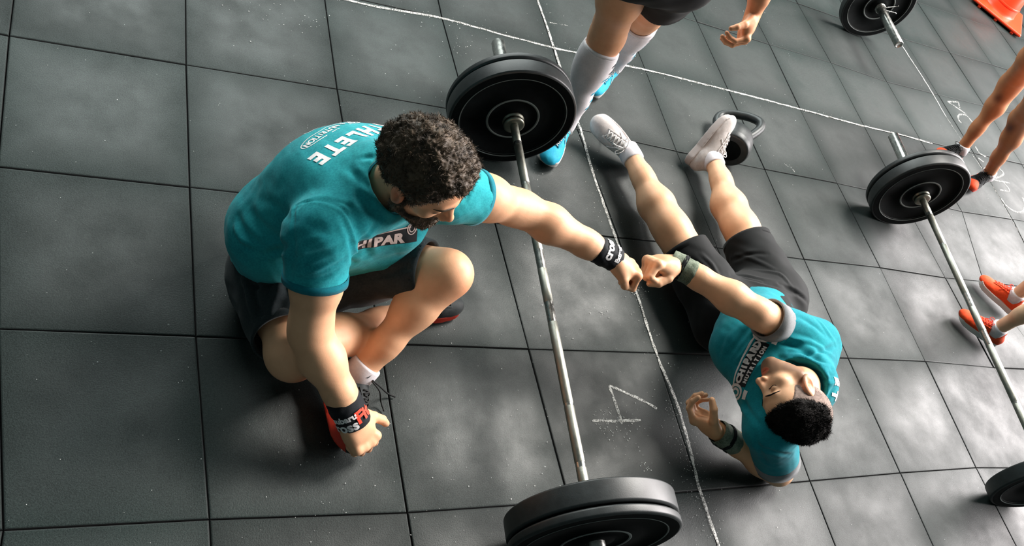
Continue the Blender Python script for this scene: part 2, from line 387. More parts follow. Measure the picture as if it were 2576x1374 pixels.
def tintv(V, spots, base=(1, 1, 1)):
    c = np.tile(np.array(base, float), (len(V), 1))
    for p, r, col in spots:
        d = np.linalg.norm(V - np.array(p), axis=1); w = np.exp(-(d / r) ** 2)[:, None]; c = c * (1 - w) + np.array(col) * w * c
    return c
def poly_sdf(X, Y, poly):
    d = None; s = None; n = len(poly)
    for i in range(n):
        x0, y0 = poly[i]; x1, y1 = poly[i - 1]; ex, ey = x1 - x0, y1 - y0; wx, wy = X - x0, Y - y0
        t = np.clip((wx * ex + wy * ey) / (ex * ex + ey * ey), 0, 1); dd = (wx - ex * t) ** 2 + (wy - ey * t) ** 2
        d = dd if d is None else np.minimum(d, dd)
        c1 = Y >= y0; c2 = Y < y1; c3 = ex * wy > ey * wx
        fl = (c1 & c2 & c3) | (~c1 & ~c2 & ~c3); sg = np.where(fl, -1., 1.); s = sg if s is None else s * sg
    return np.sqrt(d) * s

# ------------------------------------------------------------------ the floor: rubber tiles
MEAS = {(0,0):(23,90),(1,0):(468,163),(2,0):(848,224),(1,1):(477,471),(1,2):(493,846),(1,3):(527,1307),(2,3):(1025,1290),
(4,-1):(1390,120),(6,-1):(1832,226),(7,-1):(2013,275),(8,-1):(2174,318),(9,-1):(2315,352),(3,-1):(1112,45),
(4,0):(1452,325),(5,0):(1702,381),(6,0):(1924,426),(7,0):(2106,461),(6,1):(2023,652),(7,1):(2214,673),(8,1):(2378,699),
(6,2):(2134,901),(7,2):(2328,909),(8,2):(2500,925),(4,2):(1650,888),(3,2):(1330,878),(4,3):(1760,1235),(5,3):(2038,1210),(6,3):(2265,1190),(7,3):(2455,1177),
(7,-2):(1935,112),(8,-2):(2090,158),(9,-2):(2231,206),(0,1):(-6,419),(0,2):(-4,827),(3,3):(1432,1262),(0,3):(8,1334),(5,2):(1925,896),(4,1):(1556,598),(3,1):(1245,560),(9,0):(2420,532),(9,1):(2475,708)}
mk = np.array(list(MEAS)); mo = np.array([at(*MEAS[k])[:2] - np.array([k[0] * .5, -k[1] * .5]) for k in MEAS])
def gridpt(i, j):
    if (i, j) in MEAS: return at(*MEAS[(i, j)])[:2]
    d = np.linalg.norm(mk - [i, j], axis=1); w = 1 / (d ** 3 + .05); w *= np.exp(-d * .5); o = (w[:, None] * mo).sum(0) / (w.sum() + .02)
    return np.array([i * .5, -j * .5]) + o
fl = mesh_obj('floor', [(-2, -4, -.03), (11, -4, -.03), (11, 8, -.03), (-2, 8, -.03), (-2, -4, -.05), (11, -4, -.05), (11, 8, -.05), (-2, 8, -.05)],
     [(0, 1, 2, 3), (7, 6, 5, 4), (0, 4, 5, 1), (1, 5, 6, 2), (2, 6, 7, 3), (3, 7, 4, 0)], MT['sub'], smooth=False); fl['kind'] = 'structure'; fl['label'] = 'gym floor laid with square black rubber tiles'
G = {(i, j): gridpt(i, j) for i in range(-3, 19) for j in range(-9, 8)}
for i in range(-3, 18):
    for j in range(-8, 6):
        q = np.array([G[i, j], G[i + 1, j], G[i + 1, j + 1], G[i, j + 1]])[::-1]; c = q.mean(0); zt = random.uniform(-.0012, .0012); tl = [random.uniform(-.0008, .0008) for _ in range(4)]
        V = []
        for ins, z in ((.0012, -.024), (.0012, -.0030), (.0028, -.0006), (.0055, 0)):
            for a, p in enumerate(q):
                e = c - p; V.append((*(p + e / np.abs(e).clip(1e-6) * ins), z + zt + (tl[a] if z > -.01 else 0)))
        F = [(12, 13, 14, 15)]
        for r in range(3):
            for a in range(4): F.append((r * 4 + a, r * 4 + (a + 1) % 4, r * 4 + 4 + (a + 1) % 4, r * 4 + 4 + a))
        V = [(v[0], v[1], v[2]) for v in V]
        ob = mesh_obj('tile', V, F, [MT['tile'], MT['sub']], fl, smooth=False); ob.data.polygons.foreach_set('material_index', [0] + [1] * 8 + [0] * 4)

# ------------------------------------------------------------------ chalk marks
def chalk(name, label, strokes, width=.011, mat='chalk', cat='chalk mark', group=None):
    V = []; F = []
    for st in strokes:
        P = [at(x, y)[:2] for x, y in st]; Q = smooth_path(P, 8) if len(P) > 2 else [P[0] + (P[1] - P[0]) * t for t in np.linspace(0, 1, 9)]
        D = [P[0]]
        for a, b in zip(Q[:-1], Q[1:]):
            L = np.linalg.norm(b - a); n = max(1, int(L / .02)); D += [a + (b - a) * (t + 1) / n for t in range(n)]
        o = len(V)
        for i, p in enumerate(D):
            d = nrm(D[min(i + 1, len(D) - 1)] - D[max(i - 1, 0)]); nn = V3(-d[1], d[0]); w = width * .5 * random.uniform(.75, 1.25) * (.6 if i in (0, len(D) - 1) else 1); jx = nn * random.gauss(0, .0008)
            V += [(*(p + nn * w + jx), .0019), (*(p + jx), .0030), (*(p - nn * w + jx), .0019)]
        for i in range(len(D) - 1): F += [(o + 3 * i, o + 3 * i + 3, o + 3 * i + 4, o + 3 * i + 1), (o + 3 * i + 1, o + 3 * i + 4, o + 3 * i + 5, o + 3 * i + 2)]
    V = np.array(V); F = [f[::-1] if np.cross(V[f[1]] - V[f[0]], V[f[2]] - V[f[0]])[2] < 0 else f for f in F]
    o = mesh_obj(name, V, F, MT[mat]); tag(o, label, cat, group); return set_origin(o)
LONG = [(1345,-20),(1393,120),(1440,270),(1462,330),(1490,430),(1545,590),(1600,735),(1650,888),(1700,1010),(1730,1110),(1760,1232),(1815,1395)]
CROSS = [(835,-8),(960,20),(1110,46),(1250,84),(1393,121),(1480,140),(1570,165),(1640,180),(1832,228),(2013,275),(2174,318),(2260,338),(2345,362)]
THIN = [(2262,105),(2330,210),(2380,295),(2425,362),(2480,440),(2540,545),(2600,650)]
chalk('chalk_line', 'long white chalk line running down beside the barbell under the bumped fists', [LONG], .011)
chalk('chalk_line', 'white chalk line crossing behind the plates and the standing legs', [CROSS], .010)
chalk('chalk_line', 'thin straight chalk line starting at the bare sleeve end of the far barbell', [THIN[:3]], .0085)
chalk('chalk_line', 'faint rubbed chalk line running on past the feet in black shoes', [THIN[2:]], .007, 'chalk_thin')
chalk('chalk_number', 'chalk figure 4 on the tile between the barbell and the resting hand', [[(1532,971),(1592,997),(1652,1028)], [(1532,971),(1550,1022),(1563,1068)], [(1489,1060),(1550,1060),(1611,1058)]], .009)
chalk('chalk_scribble', 'short faint chalk stroke beside the crossing of the two chalk lines', [[(1378,57),(1427,65)]], .008, 'chalk_thin')
chalk('chalk_number', 'small chalk figure beside the tanned leg and the thin chalk line', [[(2383,256),(2431,288)], [(2383,256),(2410,257)], [(2410,257),(2414,273)]], .013, 'chalk_mid')
chalk('chalk_letter', 'chalk letter C below the small chalk figure by the tanned leg', [[(2447,310),(2432,292),(2418,288),(2410,293),(2412,303),(2418,310)]], .013, 'chalk_mid')
chalk('chalk_scribble', 'zigzag of chalk writing behind the feet in black shoes', [[(2453,369),(2464,386),(2484,397)], [(2511,422),(2524,438),(2503,450)], [(2495,452),(2539,461)], [(2520,455),(2539,480),(2515,478)], [(2460,398),(2474,408)]], .012, 'chalk_mid')
chalk('chalk_letter', 'large rounded chalk letter at the right edge below the black shoes', [[(2517,498),(2532,519),(2552,532),(2570,534),(2578,518),(2572,498)]], .013, 'chalk_mid')
chalk('chalk_scribble', 'pair of faint chalk scratches near the kettlebell', [[(1972,412),(1988,424),(1998,432)], [(1984,414),(2000,436)]], .006, 'chalk_thin')
def crumbs():
    V = []; F = []
    def one(x, y, s):
        o = len(V); n = 5; a0 = random.uniform(0, 6.3)
        for i in range(n):
            a = a0 + i * 6.283 / n; r = s * random.uniform(.5, 1.2); V.append((x + r * math.cos(a), y + r * math.sin(a), .0018))
        V.append((x, y, .0018 + s * .5))
        for i in range(n): F.append((o + i, o + (i + 1) % n, o + n))
    for L, n in ((LONG, 420), (CROSS, 160)):
        P = [at(*p)[:2] for p in L]
        for _ in range(n):
            i = random.randrange(len(P) - 1)
            if L is LONG and random.random() < .55: i = random.choice([8, 9, 10])
            t = random.random(); p = P[i] * (1 - t) + P[i + 1] * t; s = random.gauss(0, .035) - (.012 if L is LONG else 0)
            one(p[0] + s, p[1] + random.gauss(0, .02), random.choice([.0008, .001, .0012, .0018]))
    for _ in range(520):
        p = at(random.uniform(700, 2000), random.uniform(0, 1374)); one(p[0], p[1], random.choice([.0007, .001, .0012, .0018]))
    for _ in range(260):
        p = at(random.uniform(0, 2576), random.uniform(0, 1374)); one(p[0], p[1], random.choice([.0007, .001, .0014]))
    for cx, cy, n, sp in ((1530,1070,70,.03),(1570,1060,40,.04),(1170,105,25,.06),(640,25,30,.08),(1330,440,20,.03),(1510,780,12,.02),(1600,730,50,.02),(780,50,20,.05),(1625,1178,22,.008)):
        c = at(cx, cy)
        for _ in range(n): one(c[0] + random.gauss(0, sp), c[1] + random.gauss(0, sp), random.choice([.0008, .0012, .0022]))
    o = mesh_obj('chalk_crumbs', V, F, MT['chip'], smooth=False); tag(o, 'scattered white chalk crumbs and dust over the rubber floor', 'chalk crumbs', None, 'stuff'); set_origin(o)
crumbs()

# ------------------------------------------------------------------ barbells and plates
def plate(c, ax, t, label, s0, R=.225, seed=0, group=None):
    "bumper plate standing upright, threaded on the sleeve: from s0 outward along ax from c, thickness t"
    c = np.array(c, float); ax = nrm(ax)
    th = thing('bumper_plate', label, 'weight plate', tuple(c + ax * (s0 + t / 2) - V3(0, 0, R)), group)
    for _ in [0]:
        prof = []
        rim = [(.0, .2168), (.0004, .2185), (.0015, .2215), (.0035, .2240), (.0055, .2250), (.0070, .2252)]
        for s, r in rim: prof.append((s0 + s, r * R / .225))
        prof.append((s0 + t * .5, R + .0003))
        for s, r in rim[::-1]: prof.append((s0 + t - s, r * R / .225))
        V, F = lathe(c, ax, prof, 128); mesh_obj('tread', V, F, MT['rubber'], th)
        d = min(.007, t * .18)
        for side in (0, 1):
            g = (lambda s: s0 + s) if side == 0 else (lambda s: s0 + t - s)
            pr = [(g(0), .2170), (g(0), .2150), (g(0), .1900), (g(0.0005), .186), (g(d), .182), (g(d), .098), (g(d - .004), .093), (g(d - .004), .087), (g(d), .083), (g(d), .052), (g(d - .005), .048), (g(d - .005), .0262)]
            if side: pr = pr[::-1]
            V, F = lathe(c, ax, pr, 96); mesh_obj('face', V, F, MT['rubber_dull'], th)
        for side in (0, 1):
            s = s0 if side == 0 else s0 + t; V = []; F = []
            e = -1 if side == 0 else 1; sc = s - e * (d - .004) ; pr = [(sc + e * .0002, .0945), (sc + e * .0016, .092), (sc + e * .0016, .089), (sc + e * .0002, .0865)]
            if side == 0: pr = pr[::-1]
            V, F = lathe(c, ax, pr if side else pr, 96); mesh_obj('hub_ring', V, F, MT['worn'], th, label='worn grey raised ring')
            pr = [(s - e * .0045, .1835), (s + e * .0002, .1872), (s + e * .0012, .1888), (s + e * .0004, .1905)]
            V, F = lathe(c, ax, pr, 96); mesh_obj('rim_ring', V, F, MT['worn'], th, label='scuffed grey edge of the recess')
        V, F = lathe(c, ax, [(s0 + .001, .0262), (s0 + .001, .0254), (s0 + t - .001, .0254), (s0 + t - .001, .0262)], 48); mesh_obj('hub_insert', V, F, MT['dullsteel'], th)
    return th
def barbell(c, ax, label, half=.655, sleeve=.42, rs=.014):
    ax = nrm(ax); c = np.array(c, float); th = thing('barbell', label, 'barbell', tuple(c - V3(0, 0, .0)))
    segs = [(-half, -.58, 'k'), (-.58, -.565, 's'), (-.565, -.40, 'k'), (-.40, -.392, 's'), (-.392, -.13, 'k'), (-.13, -.06, 's'), (-.06, .06, 'k'), (.06, .13, 's'), (.13, .392, 'k'), (.392, .40, 's'), (.40, .565, 'k'), (.565, .58, 's'), (.58, half, 'k')]
    V, F = lathe(c, ax, [(-half, rs), (half, rs)], 40); mesh_obj('shaft', V, F, MT['chrome'], th)
    kp = []
    for a, b, t in segs:
        if t == 'k': kp.append(lathe(c, ax, [(a, rs), (a + .001, rs + .0005), (b - .001, rs + .0005), (b, rs)], 40))
    V, F = join(kp); mesh_obj('knurling', V, F, MT['shaft'], th, label='matt knurled grip bands')
    for e in (-1, 1):
        pr = [(0, rs), (0, .030), (.003, .0365), (.013, .0370), (.016, .034), (.021, .034), (.024, .0385), (.030, .0385), (.030, .025)]
        pr = [(e * (half + s), r) for s, r in pr]; pr = pr if e > 0 else pr[::-1]
        V, F = lathe(c, ax, pr, 56); mesh_obj('collar', V, F, MT['dullsteel'], th)
        pr = [(half + .030, .0248), (half + sleeve - .003, .0248), (half + sleeve, .0225), (half + sleeve, .019), (half + sleeve - .002, .018), (half + sleeve - .002, 0.0005)]
        pr = [(e * s, r) for s, r in pr]; pr = pr if e > 0 else pr[::-1]
        V, F = lathe(c, ax, pr, 56); mesh_obj('sleeve', V, F, MT['chrome'], th)
    return th
def spring_clip(c, ax, s, label, hang):
    "wound wire clamp on the sleeve with two handle prongs"
    ax = nrm(ax); c = np.array(c, float) + ax * s; a = nrm(np.array(hang) - ax * (np.array(hang) @ ax)); b = np.cross(ax, a); pts = []
    for i in range(0, 73): t = i / 24 * 2 * math.pi; pts.append(c + ax * (i / 72 * .019) + .0285 * (a * math.cos(t) + b * math.sin(t)))
    th = thing('spring_clip', label, 'barbell clip', tuple(c)); V, F = tube(pts, .0027, 8); mesh_obj('coil', V, F, MT['chrome'], th)
    for k, (o, sd) in enumerate(((0, 1), (.019, -1))):
        p = [c + ax * o + a * .0285, c + ax * o + a * .05 + b * .006 * sd, c + ax * (o + .004 * (-1 if k == 0 else 1)) + a * .10 + b * .012 * sd, c + ax * o + a * .112 + b * .022 * sd]
        V, F = tube(smooth_path(p, 4), .0027, 8); mesh_obj('handle', V, F, MT['chrome'], th)
B1 = V3(1.465, -.9086, .225); A1 = V3(math.cos(1.499), math.sin(1.499), 0)
B2 = V3(3.630, -.8993, .225); A2 = V3(math.cos(1.4306), math.sin(1.4306), 0)
barbell(B1, A1, 'steel barbell between the seated man and the lying man, passing under the outstretched arm')
plate(B1, A1, .062, 'thick black bumper plate behind the seated man\'s head, inner of the pair', .686)
plate(B1, A1, .026, 'thin black bumper plate on the far end of the middle barbell, outer of the pair', .753)
plate(B1, -A1, .062, 'thick black bumper plate at the bottom of the photo, inner of the near pair', .686)
plate(B1, -A1, .026, 'thin black bumper plate at the bottom of the photo, outer of the near pair', .753)
spring_clip(B1, -A1, .826, 'steel spring clip on the near sleeve of the middle barbell', (.2, 0, -1))
barbell(B2, A2, 'steel barbell at the right passing over the orange shoes')
plate(B2, A2, .058, 'thick black bumper plate in front of the black shoes, inner of the right pair', .686)
plate(B2, A2, .026, 'thin black bumper plate just in front of a black shoe, outer of the right pair', .750)
plate(B2, -A2, .058, 'black bumper plate cut off at the lower right edge', .686)
E3 = at(2262, 113, .225); A3 = nrm(at(2262, 113, .225) - at(2213, 18, .225)); B3 = E3 - A3 * 1.075
barbell(B3, A3, 'far steel barbell at the top right with its bare sleeve end showing')
plate(B3, A3, .05, 'black bumper plate at the top edge on the far barbell', .686)
plate(B3, -A3, .05, 'black bumper plate on the hidden far end of the far barbell', .686)
spring_clip(B3, A3, .742, 'steel spring clip on the far barbell at the top', (.75, -.3, .25))

# ------------------------------------------------------------------ kettlebell
def kettlebell():
    ax = img(.38, -.66, .65); c = at(1840, 358, .092); R = .092
    side = img(.95, .25, -.3); side = nrm(side - ax * (side @ ax))
    c[2] = R + .002
    pr = [ell(c, (R, R, R), None, .01), cone(c - ax * .04, c + ax * .05, .084, .05, .03)]
    pr.append(func(lambda P: -(sum((P[i] - f32(c[i])) * f32(ax[i]) for i in range(3)) + f32(.066)), c - .2, c + .2, .006, 'i'))
    th = thing('kettlebell', 'black kettlebell lying on its side behind the pale grey shoe', 'kettlebell', (c[0], c[1], 0))
    V, F = solid(pr, .004); mesh_obj('bell', V, F, MT['iron'], th)
    P = smooth_path([c + ax * .055 - side * .062, c + ax * .105 - side * .086, c + ax * .150 - side * .098, c + ax * .192 - side * .086, c + ax * .214 - side * .04, c + ax * .217, c + ax * .214 + side * .04, c + ax * .192 + side * .086, c + ax * .150 + side * .098, c + ax * .105 + side * .086, c + ax * .055 + side * .062], 5)
    V, F = tube(P, .0200, 20); mesh_obj('handle', V, F, MT['iron'], th)
    V, F = lathe(c - ax * .0665, -ax, [(0, .053), (.001, .051), (.001, .001)], 48); mesh_obj('base_pad', V, F, MT['rubber_dull'], th, label='flat black base pad')
kettlebell()

# ------------------------------------------------------------------ traffic cone
def traffic_cone():
    e0 = at(2447, 2, .012); e1 = at(2563, 97, .012); u = nrm(e1 - e0); v = np.cross(V3(0, 0, 1), u); L = np.linalg.norm(e1 - e0) * 1.0; cc = (e0 + e1) / 2 + v * L / 2; cc[2] = 0
    th = thing('traffic_cone', 'orange plastic traffic cone at the top right corner', 'traffic cone', tuple(cc))
    A = (u, v, V3(0, 0, 1)); pr = [box(cc + V3(0, 0, .026), (L / 2, L / 2, .013), A, .011, .01)]
    V, F = solid(pr, .007); mesh_obj('base_flange', V, F, MT['cone'], th)
    V, F = lathe(cc, (0, 0, 1), [(.036, .150), (.045, .143), (.06, .138), (.10, .128), (.45, .040), (.455, .034), (.455, .028), (.10, .118)], 64); mesh_obj('cone_body', V, F, MT['cone'], th)
    for t in (-.75, 0., .75):
        for s in ((t, -1), (t, 1), (-1, t), (1, t)):
            p = cc + u * s[0] * L / 2 * .93 + v * s[1] * L / 2 * .96; V, F = lathe(p, (0, 0, 1), [(0, .001), (0, .014), (.014, .014)], 12); mesh_obj('foot', V, F, MT['cone'], th)
    V, F = lathe(cc + V3(0, 0, .10) + nrm(e1 - cc) * 0, (0, 0, 1), [(.0, .131), (.008, .132), (.016, .127)], 64); mesh_obj('ridge', V, F, MT['cone'], th)
traffic_cone()

# ------------------------------------------------------------------ people: building blocks
def hand(Wp, d, n, right, curl, thumb, s=1., spread=0.):
    "Wp wrist, d towards the knuckles, n out of the back of the hand; curl = per finger (knuckle, middle, tip) in degrees"
    d = nrm(d); n = nrm(np.array(n) - d * (np.array(n) @ d)); t = np.cross(n, d) if right else np.cross(d, n); Wp = np.array(Wp, float)
    L = lambda a, b, c: Wp + (d * a + t * b + n * c) * s
    pr = [cone(L(-.03, 0, 0), L(.03, 0, 0), .029 * s, .030 * s, .02, 'u', (n, .74)),
          box(L(.052, -.001, 0), V3(.042, .039, .0145) * s, (d, t, n), .0135 * s, .022 * s), box(L(.03, -.002, 0), V3(.03, .031, .016) * s, (d, t, n), .0145 * s, .02 * s),
          ell(L(.042, .026, -.013), V3(.034, .019, .017) * s, (d, t, n), .016 * s), ell(L(.05, -.026, -.010), V3(.036, .016, .015) * s, (d, t, n), .014 * s)]
    tips = []
    for i, (o, kd, ls, r) in enumerate(((.0305, .088, (.044, .026, .021), .0100), (.0100, .092, (.048, .030, .022), .0103), (-.0110, .088, (.045, .028, .021), .0098), (-.0305, .080, (.035, .021, .019), .0086))):
        p = L(kd, o, .003); a = 0; th = math.radians(spread * (o / .03)); c = curl[i]
        pr.append(ell(p, V3(.0125, .0115, .0125) * s, None, .012 * s)); q = p
        for j in range(3):
            a += math.radians(c[j]); dr = d * math.cos(a) - n * math.sin(a) + t * math.sin(th) * math.cos(a) * .7; q2 = q + nrm(dr) * ls[j] * s
            ra = (r, r * .92, r * .86)[j] * s; rb = (r * .95, r * .88, r * .76)[j] * s
            pr.append(cone(q, q2, ra, rb, .0035 * s if j else .008 * s)); q = q2
        tips.append(q)
    T = [L(*p) for p in thumb]; rr = (.017, .0135, .0118, .0095)
    for i in range(len(T) - 1): pr.append(cone(T[i], T[i + 1], rr[i] * s, rr[i + 1] * s, (.014, .004, .003)[i] * s))
    return pr, (Wp - .03 * d, L(.06, 0, 0)), tips + [T[-1]], (d, t, n)
FIST = [(68, 98, 62), (74, 100, 62), (78, 100, 62), (80, 98, 60)]
FIST_TH = [(.022, .026, -.008), (.048, .044, -.022), (.074, .034, -.040), (.086, .010, -.046)]
def handbox(Wp, d, s=.13, h=.0021, back=.02):
    c = np.array(Wp) + nrm(d) * .065; return (c - s + .0, c + s, h)

def head_prims(c, f, u, r, s=1., jaw=1., closed=True):
    L = lambda a, b, e: c + (r * a + u * b + f * e) * s
    A = (r, u, f); E = lambda p, q, k=.02, op='u', ax=A: ell(L(*p), V3(*q) * s, ax, k * s, op)
    C = lambda p, q, a, b, k=.01, op='u', sq=None: cone(L(*p), L(*q), a * s, b * s, k * s, op, sq)
    pr = [E((0, .036, -.014), (.074, .083, .094)), E((0, .03, .035), (.062, .055, .050), .03), E((0, -.035, .030), (.056, .070, .058), .03)]
    for e in (-1, 1):
        pr += [C((.056 * e, -.045, .004), (.018 * e, -.103, .070), .018, .016, .03), E((.043 * e, -.022, .058), (.021, .016, .018), .022), C((.034 * e, .022, .076), (.008 * e, .016, .087), .008, .008, .016),
               E((.030 * e, .002, .098), (.019, .011, .016), .014, 's'), E((.031 * e, .001, .0715), (.0145, .0125, .0145), .003)]
    pr += [E((0, -.106, .074), (.018, .014, .015), .02), E((0, -.078, .070), (.028, .026, .022), .02)]
    pr += [C((0, .016, .072), (0, -.042, .082), .013, .017, .012), C((0, .010, .083), (0, -.034, .108), .0070, .0085, .014), E((0, -.039, .108), (.0105, .0095, .0105), .008)]
    for e in (-1, 1): pr += [E((.0125 * e, -.0425, .098), (.0078, .0075, .0095), .006), E((.0065 * e, -.050, .103), (.0035, .003, .005), .002, 's')]
    pr += [C((-.020, -.069, .080), (0, -.0665, .0905), .0045, .0062, .005), C((.020, -.069, .080), (0, -.0665, .0905), .0045, .0062, .005), C((-.016, -.077, .081), (.016, -.077, .081), .0058, .0058, .005), E((0, -.077, .0865), (.012, .0055, .005), .004),
           C((-.022, -.0720, .085), (0, -.0713, .094), .0012, .0012, .003, 's'), C((.022, -.0720, .085), (0, -.0713, .094), .0012, .0012, .003, 's')]
    for e in (-1, 1):                                   # ears
        ea = nrm(r * e * .92 - f * .36); eb = nrm(u * .97 - f * .18); eb = nrm(eb - ea * (eb @ ea)); ec = np.cross(ea, eb)
        cc = L(.0790 * e, -.004, -.008)
        pr += [ell(cc, V3(.0095, .035, .0215) * s, (ea, eb, ec), .006 * s), ell(cc + ea * .008 * s - eb * .001 * s, V3(.0075, .024, .0125) * s, (ea, eb, ec), .004 * s, 's'),
               ell(cc + ea * .003 * s + eb * .010 * s, V3(.004, .012, .007) * s, (ea, eb, ec), .004 * s), ell(cc + ea * .001 * s - eb * .026 * s, V3(.006, .009, .008) * s, (ea, eb, ec), .005 * s),
               ell(cc + ea * .009 * s - eb * .005 * s, V3(.010, .009, .006) * s, (ea, eb, ec), .003 * s, 's')]
    return pr
def loc_to_world(V, c, f, u, r, s): V = np.asarray(V); return c + (V[:, :1] * r + V[:, 1:2] * u + V[:, 2:] * f) * s
X3 = np.eye(3)
def strands(V, N, n, length, wd, seed, lay=None, curl=.6, nw=.30):
    R = np.random.default_rng(seed); i = R.integers(0, len(V), n); P = V[i]; T_ = np.stack([vnoise(P, 30, k + seed) for k in range(3)], 1) * curl; T_ -= N[i] * (T_ * N[i]).sum(1)[:, None]; D = N[i] * nw + T_
    if lay is not None: lt = np.tile(np.array(lay, float), (n, 1)); lt -= N[i] * (lt * N[i]).sum(1)[:, None]; D = D + lt
    D /= np.linalg.norm(D, axis=1)[:, None]; Sd = np.cross(D, R.normal(size=(n, 3))); Sd /= np.linalg.norm(Sd, axis=1)[:, None] + 1e-9
    l = length * R.uniform(.5, 1.2, n)[:, None]; bend = R.normal(size=(n, 3)) * .35
    M = P + D * l * .55 + bend * l * .12; T = P + D * l + bend * l * .5; a = P - N[i] * .002
    VV = np.stack([a - Sd * wd, a + Sd * wd, M + Sd * wd * .8, M - Sd * wd * .8, T], 1).reshape(-1, 3); k = np.arange(n) * 5
    F = np.concatenate([np.stack([k, k + 1, k + 2, k + 3], 1)]); F2 = np.stack([k + 3, k + 2, k + 4, k + 4], 1)
    return VV, F, np.stack([k + 3, k + 2, k + 4], 1)
def hairmesh(name, V, F, N, mat, parent, n, length, wd, seed, lay=None, curl=.6, label=None):
    a, q, t = strands(V, N, n, length, wd, seed, lay, curl); o = len(V)
    VV = np.concatenate([V, a]); faces = [tuple(x) for x in F.tolist()] + [tuple(x) for x in (q + o).tolist()] + [tuple(x) for x in (t + o).tolist()]
    return mesh_obj(name, VV, faces, mat, parent, label=label)
HAIR_POLY = [(.115, .094), (.070, .086), (.048, .060), (.032, .034), (.026, -.012), (.010, -.014), (.006, .026), (-.012, .034), (-.030, .016), (-.042, -.028), (-.075, -.052), (-.13, -.050), (-.17, .02), (-.15, .17), (.13, .17)]   # (forward, up)
def hair(parent, fr, s, mat, name, thick, poly, seed, bumps, n, length, wd, lay=None, curl=.6, k=.012, h=.003, label=None, low=False):
    c, f, u, r = fr; T = thick
    if low: pr = [ell((0, .036, -.014), (.074 + T, .083 + T, .094 + T)), ell((0, .03, .035), (.062 + T, .055 + T, .050 + T), None, .03)]
    else: pr = [ell((0, .038, -.016), (.074 + T, .085 + T, .095 + T)), ell((0, .050, .028), (.060 + T, .050 + T, .050 + T), None, .03)]
    pr.append(func(lambda P: poly_sdf(P[2], P[1], poly) + 0 * P[0], (-.2,) * 3, (.2,) * 3, k))
    V, F = solid(pr, h / s); V = puff(V, F, bumps); N = normals(V, F)
    V = loc_to_world(V, c, f, u, r, s); N = N[:, :1] * r + N[:, 1:2] * u + N[:, 2:] * f
    if lay is not None: lay = lay[0] * r + lay[1] * u + lay[2] * f
    return hairmesh(name, V, F, N, mat, parent, n, length, wd, seed, lay, curl, label)
def beard(parent, fr, s, mat, thick, seed, n, length, lay=(0, -.5, .2), poly=None):
    c, f, u, r = fr; T = thick
    P0 = poly or [(.020, -.012), (.024, -.048), (.044, -.066), (.075, -.0565), (.13, -.052), (.13, -.14), (.02, -.14), (-.012, -.085), (-.006, -.035), (.006, -.012)]
    pr = [ell((0, -.035, .030), (.056 + T, .070 + T, .058 + T), None, .03)]
    for e in (-1, 1): pr += [cone((.056 * e, -.030, .006), (.056 * e, -.050, .006), .018 + T, .018 + T, .02), cone((.056 * e, -.045, .004), (.018 * e, -.103, .070), .018 + T, .016 + T * 1.3, .03)]
    pr += [ell((0, -.110, .072), (.022 + T, .016 + T * 1.3, .017 + T), None, .02), ell((0, -.060, .076), (.026 + T, .009, .010 + T * .9), None, .012), ell((0, -.078, .070), (.028 + T * .5, .026, .022 + T * .5), None, .02)]
    pr += [ell((0, -.0715, .095), (.021, .0095, .016), None, .004, 's')]
    pr.append(func(lambda P: poly_sdf(P[2], P[1], P0) + 0 * P[0], (-.2,) * 3, (.2,) * 3, .01))
    V, F = solid(pr, .003); V = puff(V, F, ((28, .0010), (70, .0008))); N = normals(V, F)
    V = loc_to_world(V, c, f, u, r, s); N = N[:, :1] * r + N[:, 1:2] * u + N[:, 2:] * f; lay = lay[0] * r + lay[1] * u + lay[2] * f
    return hairmesh('beard', V, F, N, mat, parent, n, length, .0006, seed, lay, .35)
def face_tint(V, C, fr, stub, lip, brow=None):
    "colour of the skin itself: lips, shaved beard, flushed nose and ears (head coordinates)"
    c, f, u, r = fr; Q = V - c; x, y, z = np.abs(Q @ r), Q @ u, Q @ f; near = (np.linalg.norm(Q, axis=1) < .16)
    def sm(a, lo, hi): return np.clip((a - lo) / (hi - lo), 0, 1)
    lipm = near * sm(-((x / .025) ** 2 + ((y + .0725) / .0120) ** 2), -1.15, -.80) * (z > .07)
    if stub is not None:
        jaw = sm(-poly_sdf(z, y, [(.020, -.010), (.030, -.045), (.060, -.052), (.13, -.050), (.13, -.15), (.0, -.15), (-.02, -.08), (-.004, -.03), (.004, .0)]), -.006, .010) * near * (y > -.15)
        chk = sm(np.maximum(x - .034, 0) + np.maximum(y + .060, 0), .03, .006); jaw = jaw * np.maximum(sm(x, .030, .055) * 1., chk)
        jaw = jaw * (1 - lipm); C = C * (1 - jaw[:, None]) + C * np.array(stub) * jaw[:, None]
    C = C * (1 - lipm[:, None]) + np.array(lip) * lipm[:, None]
    return C
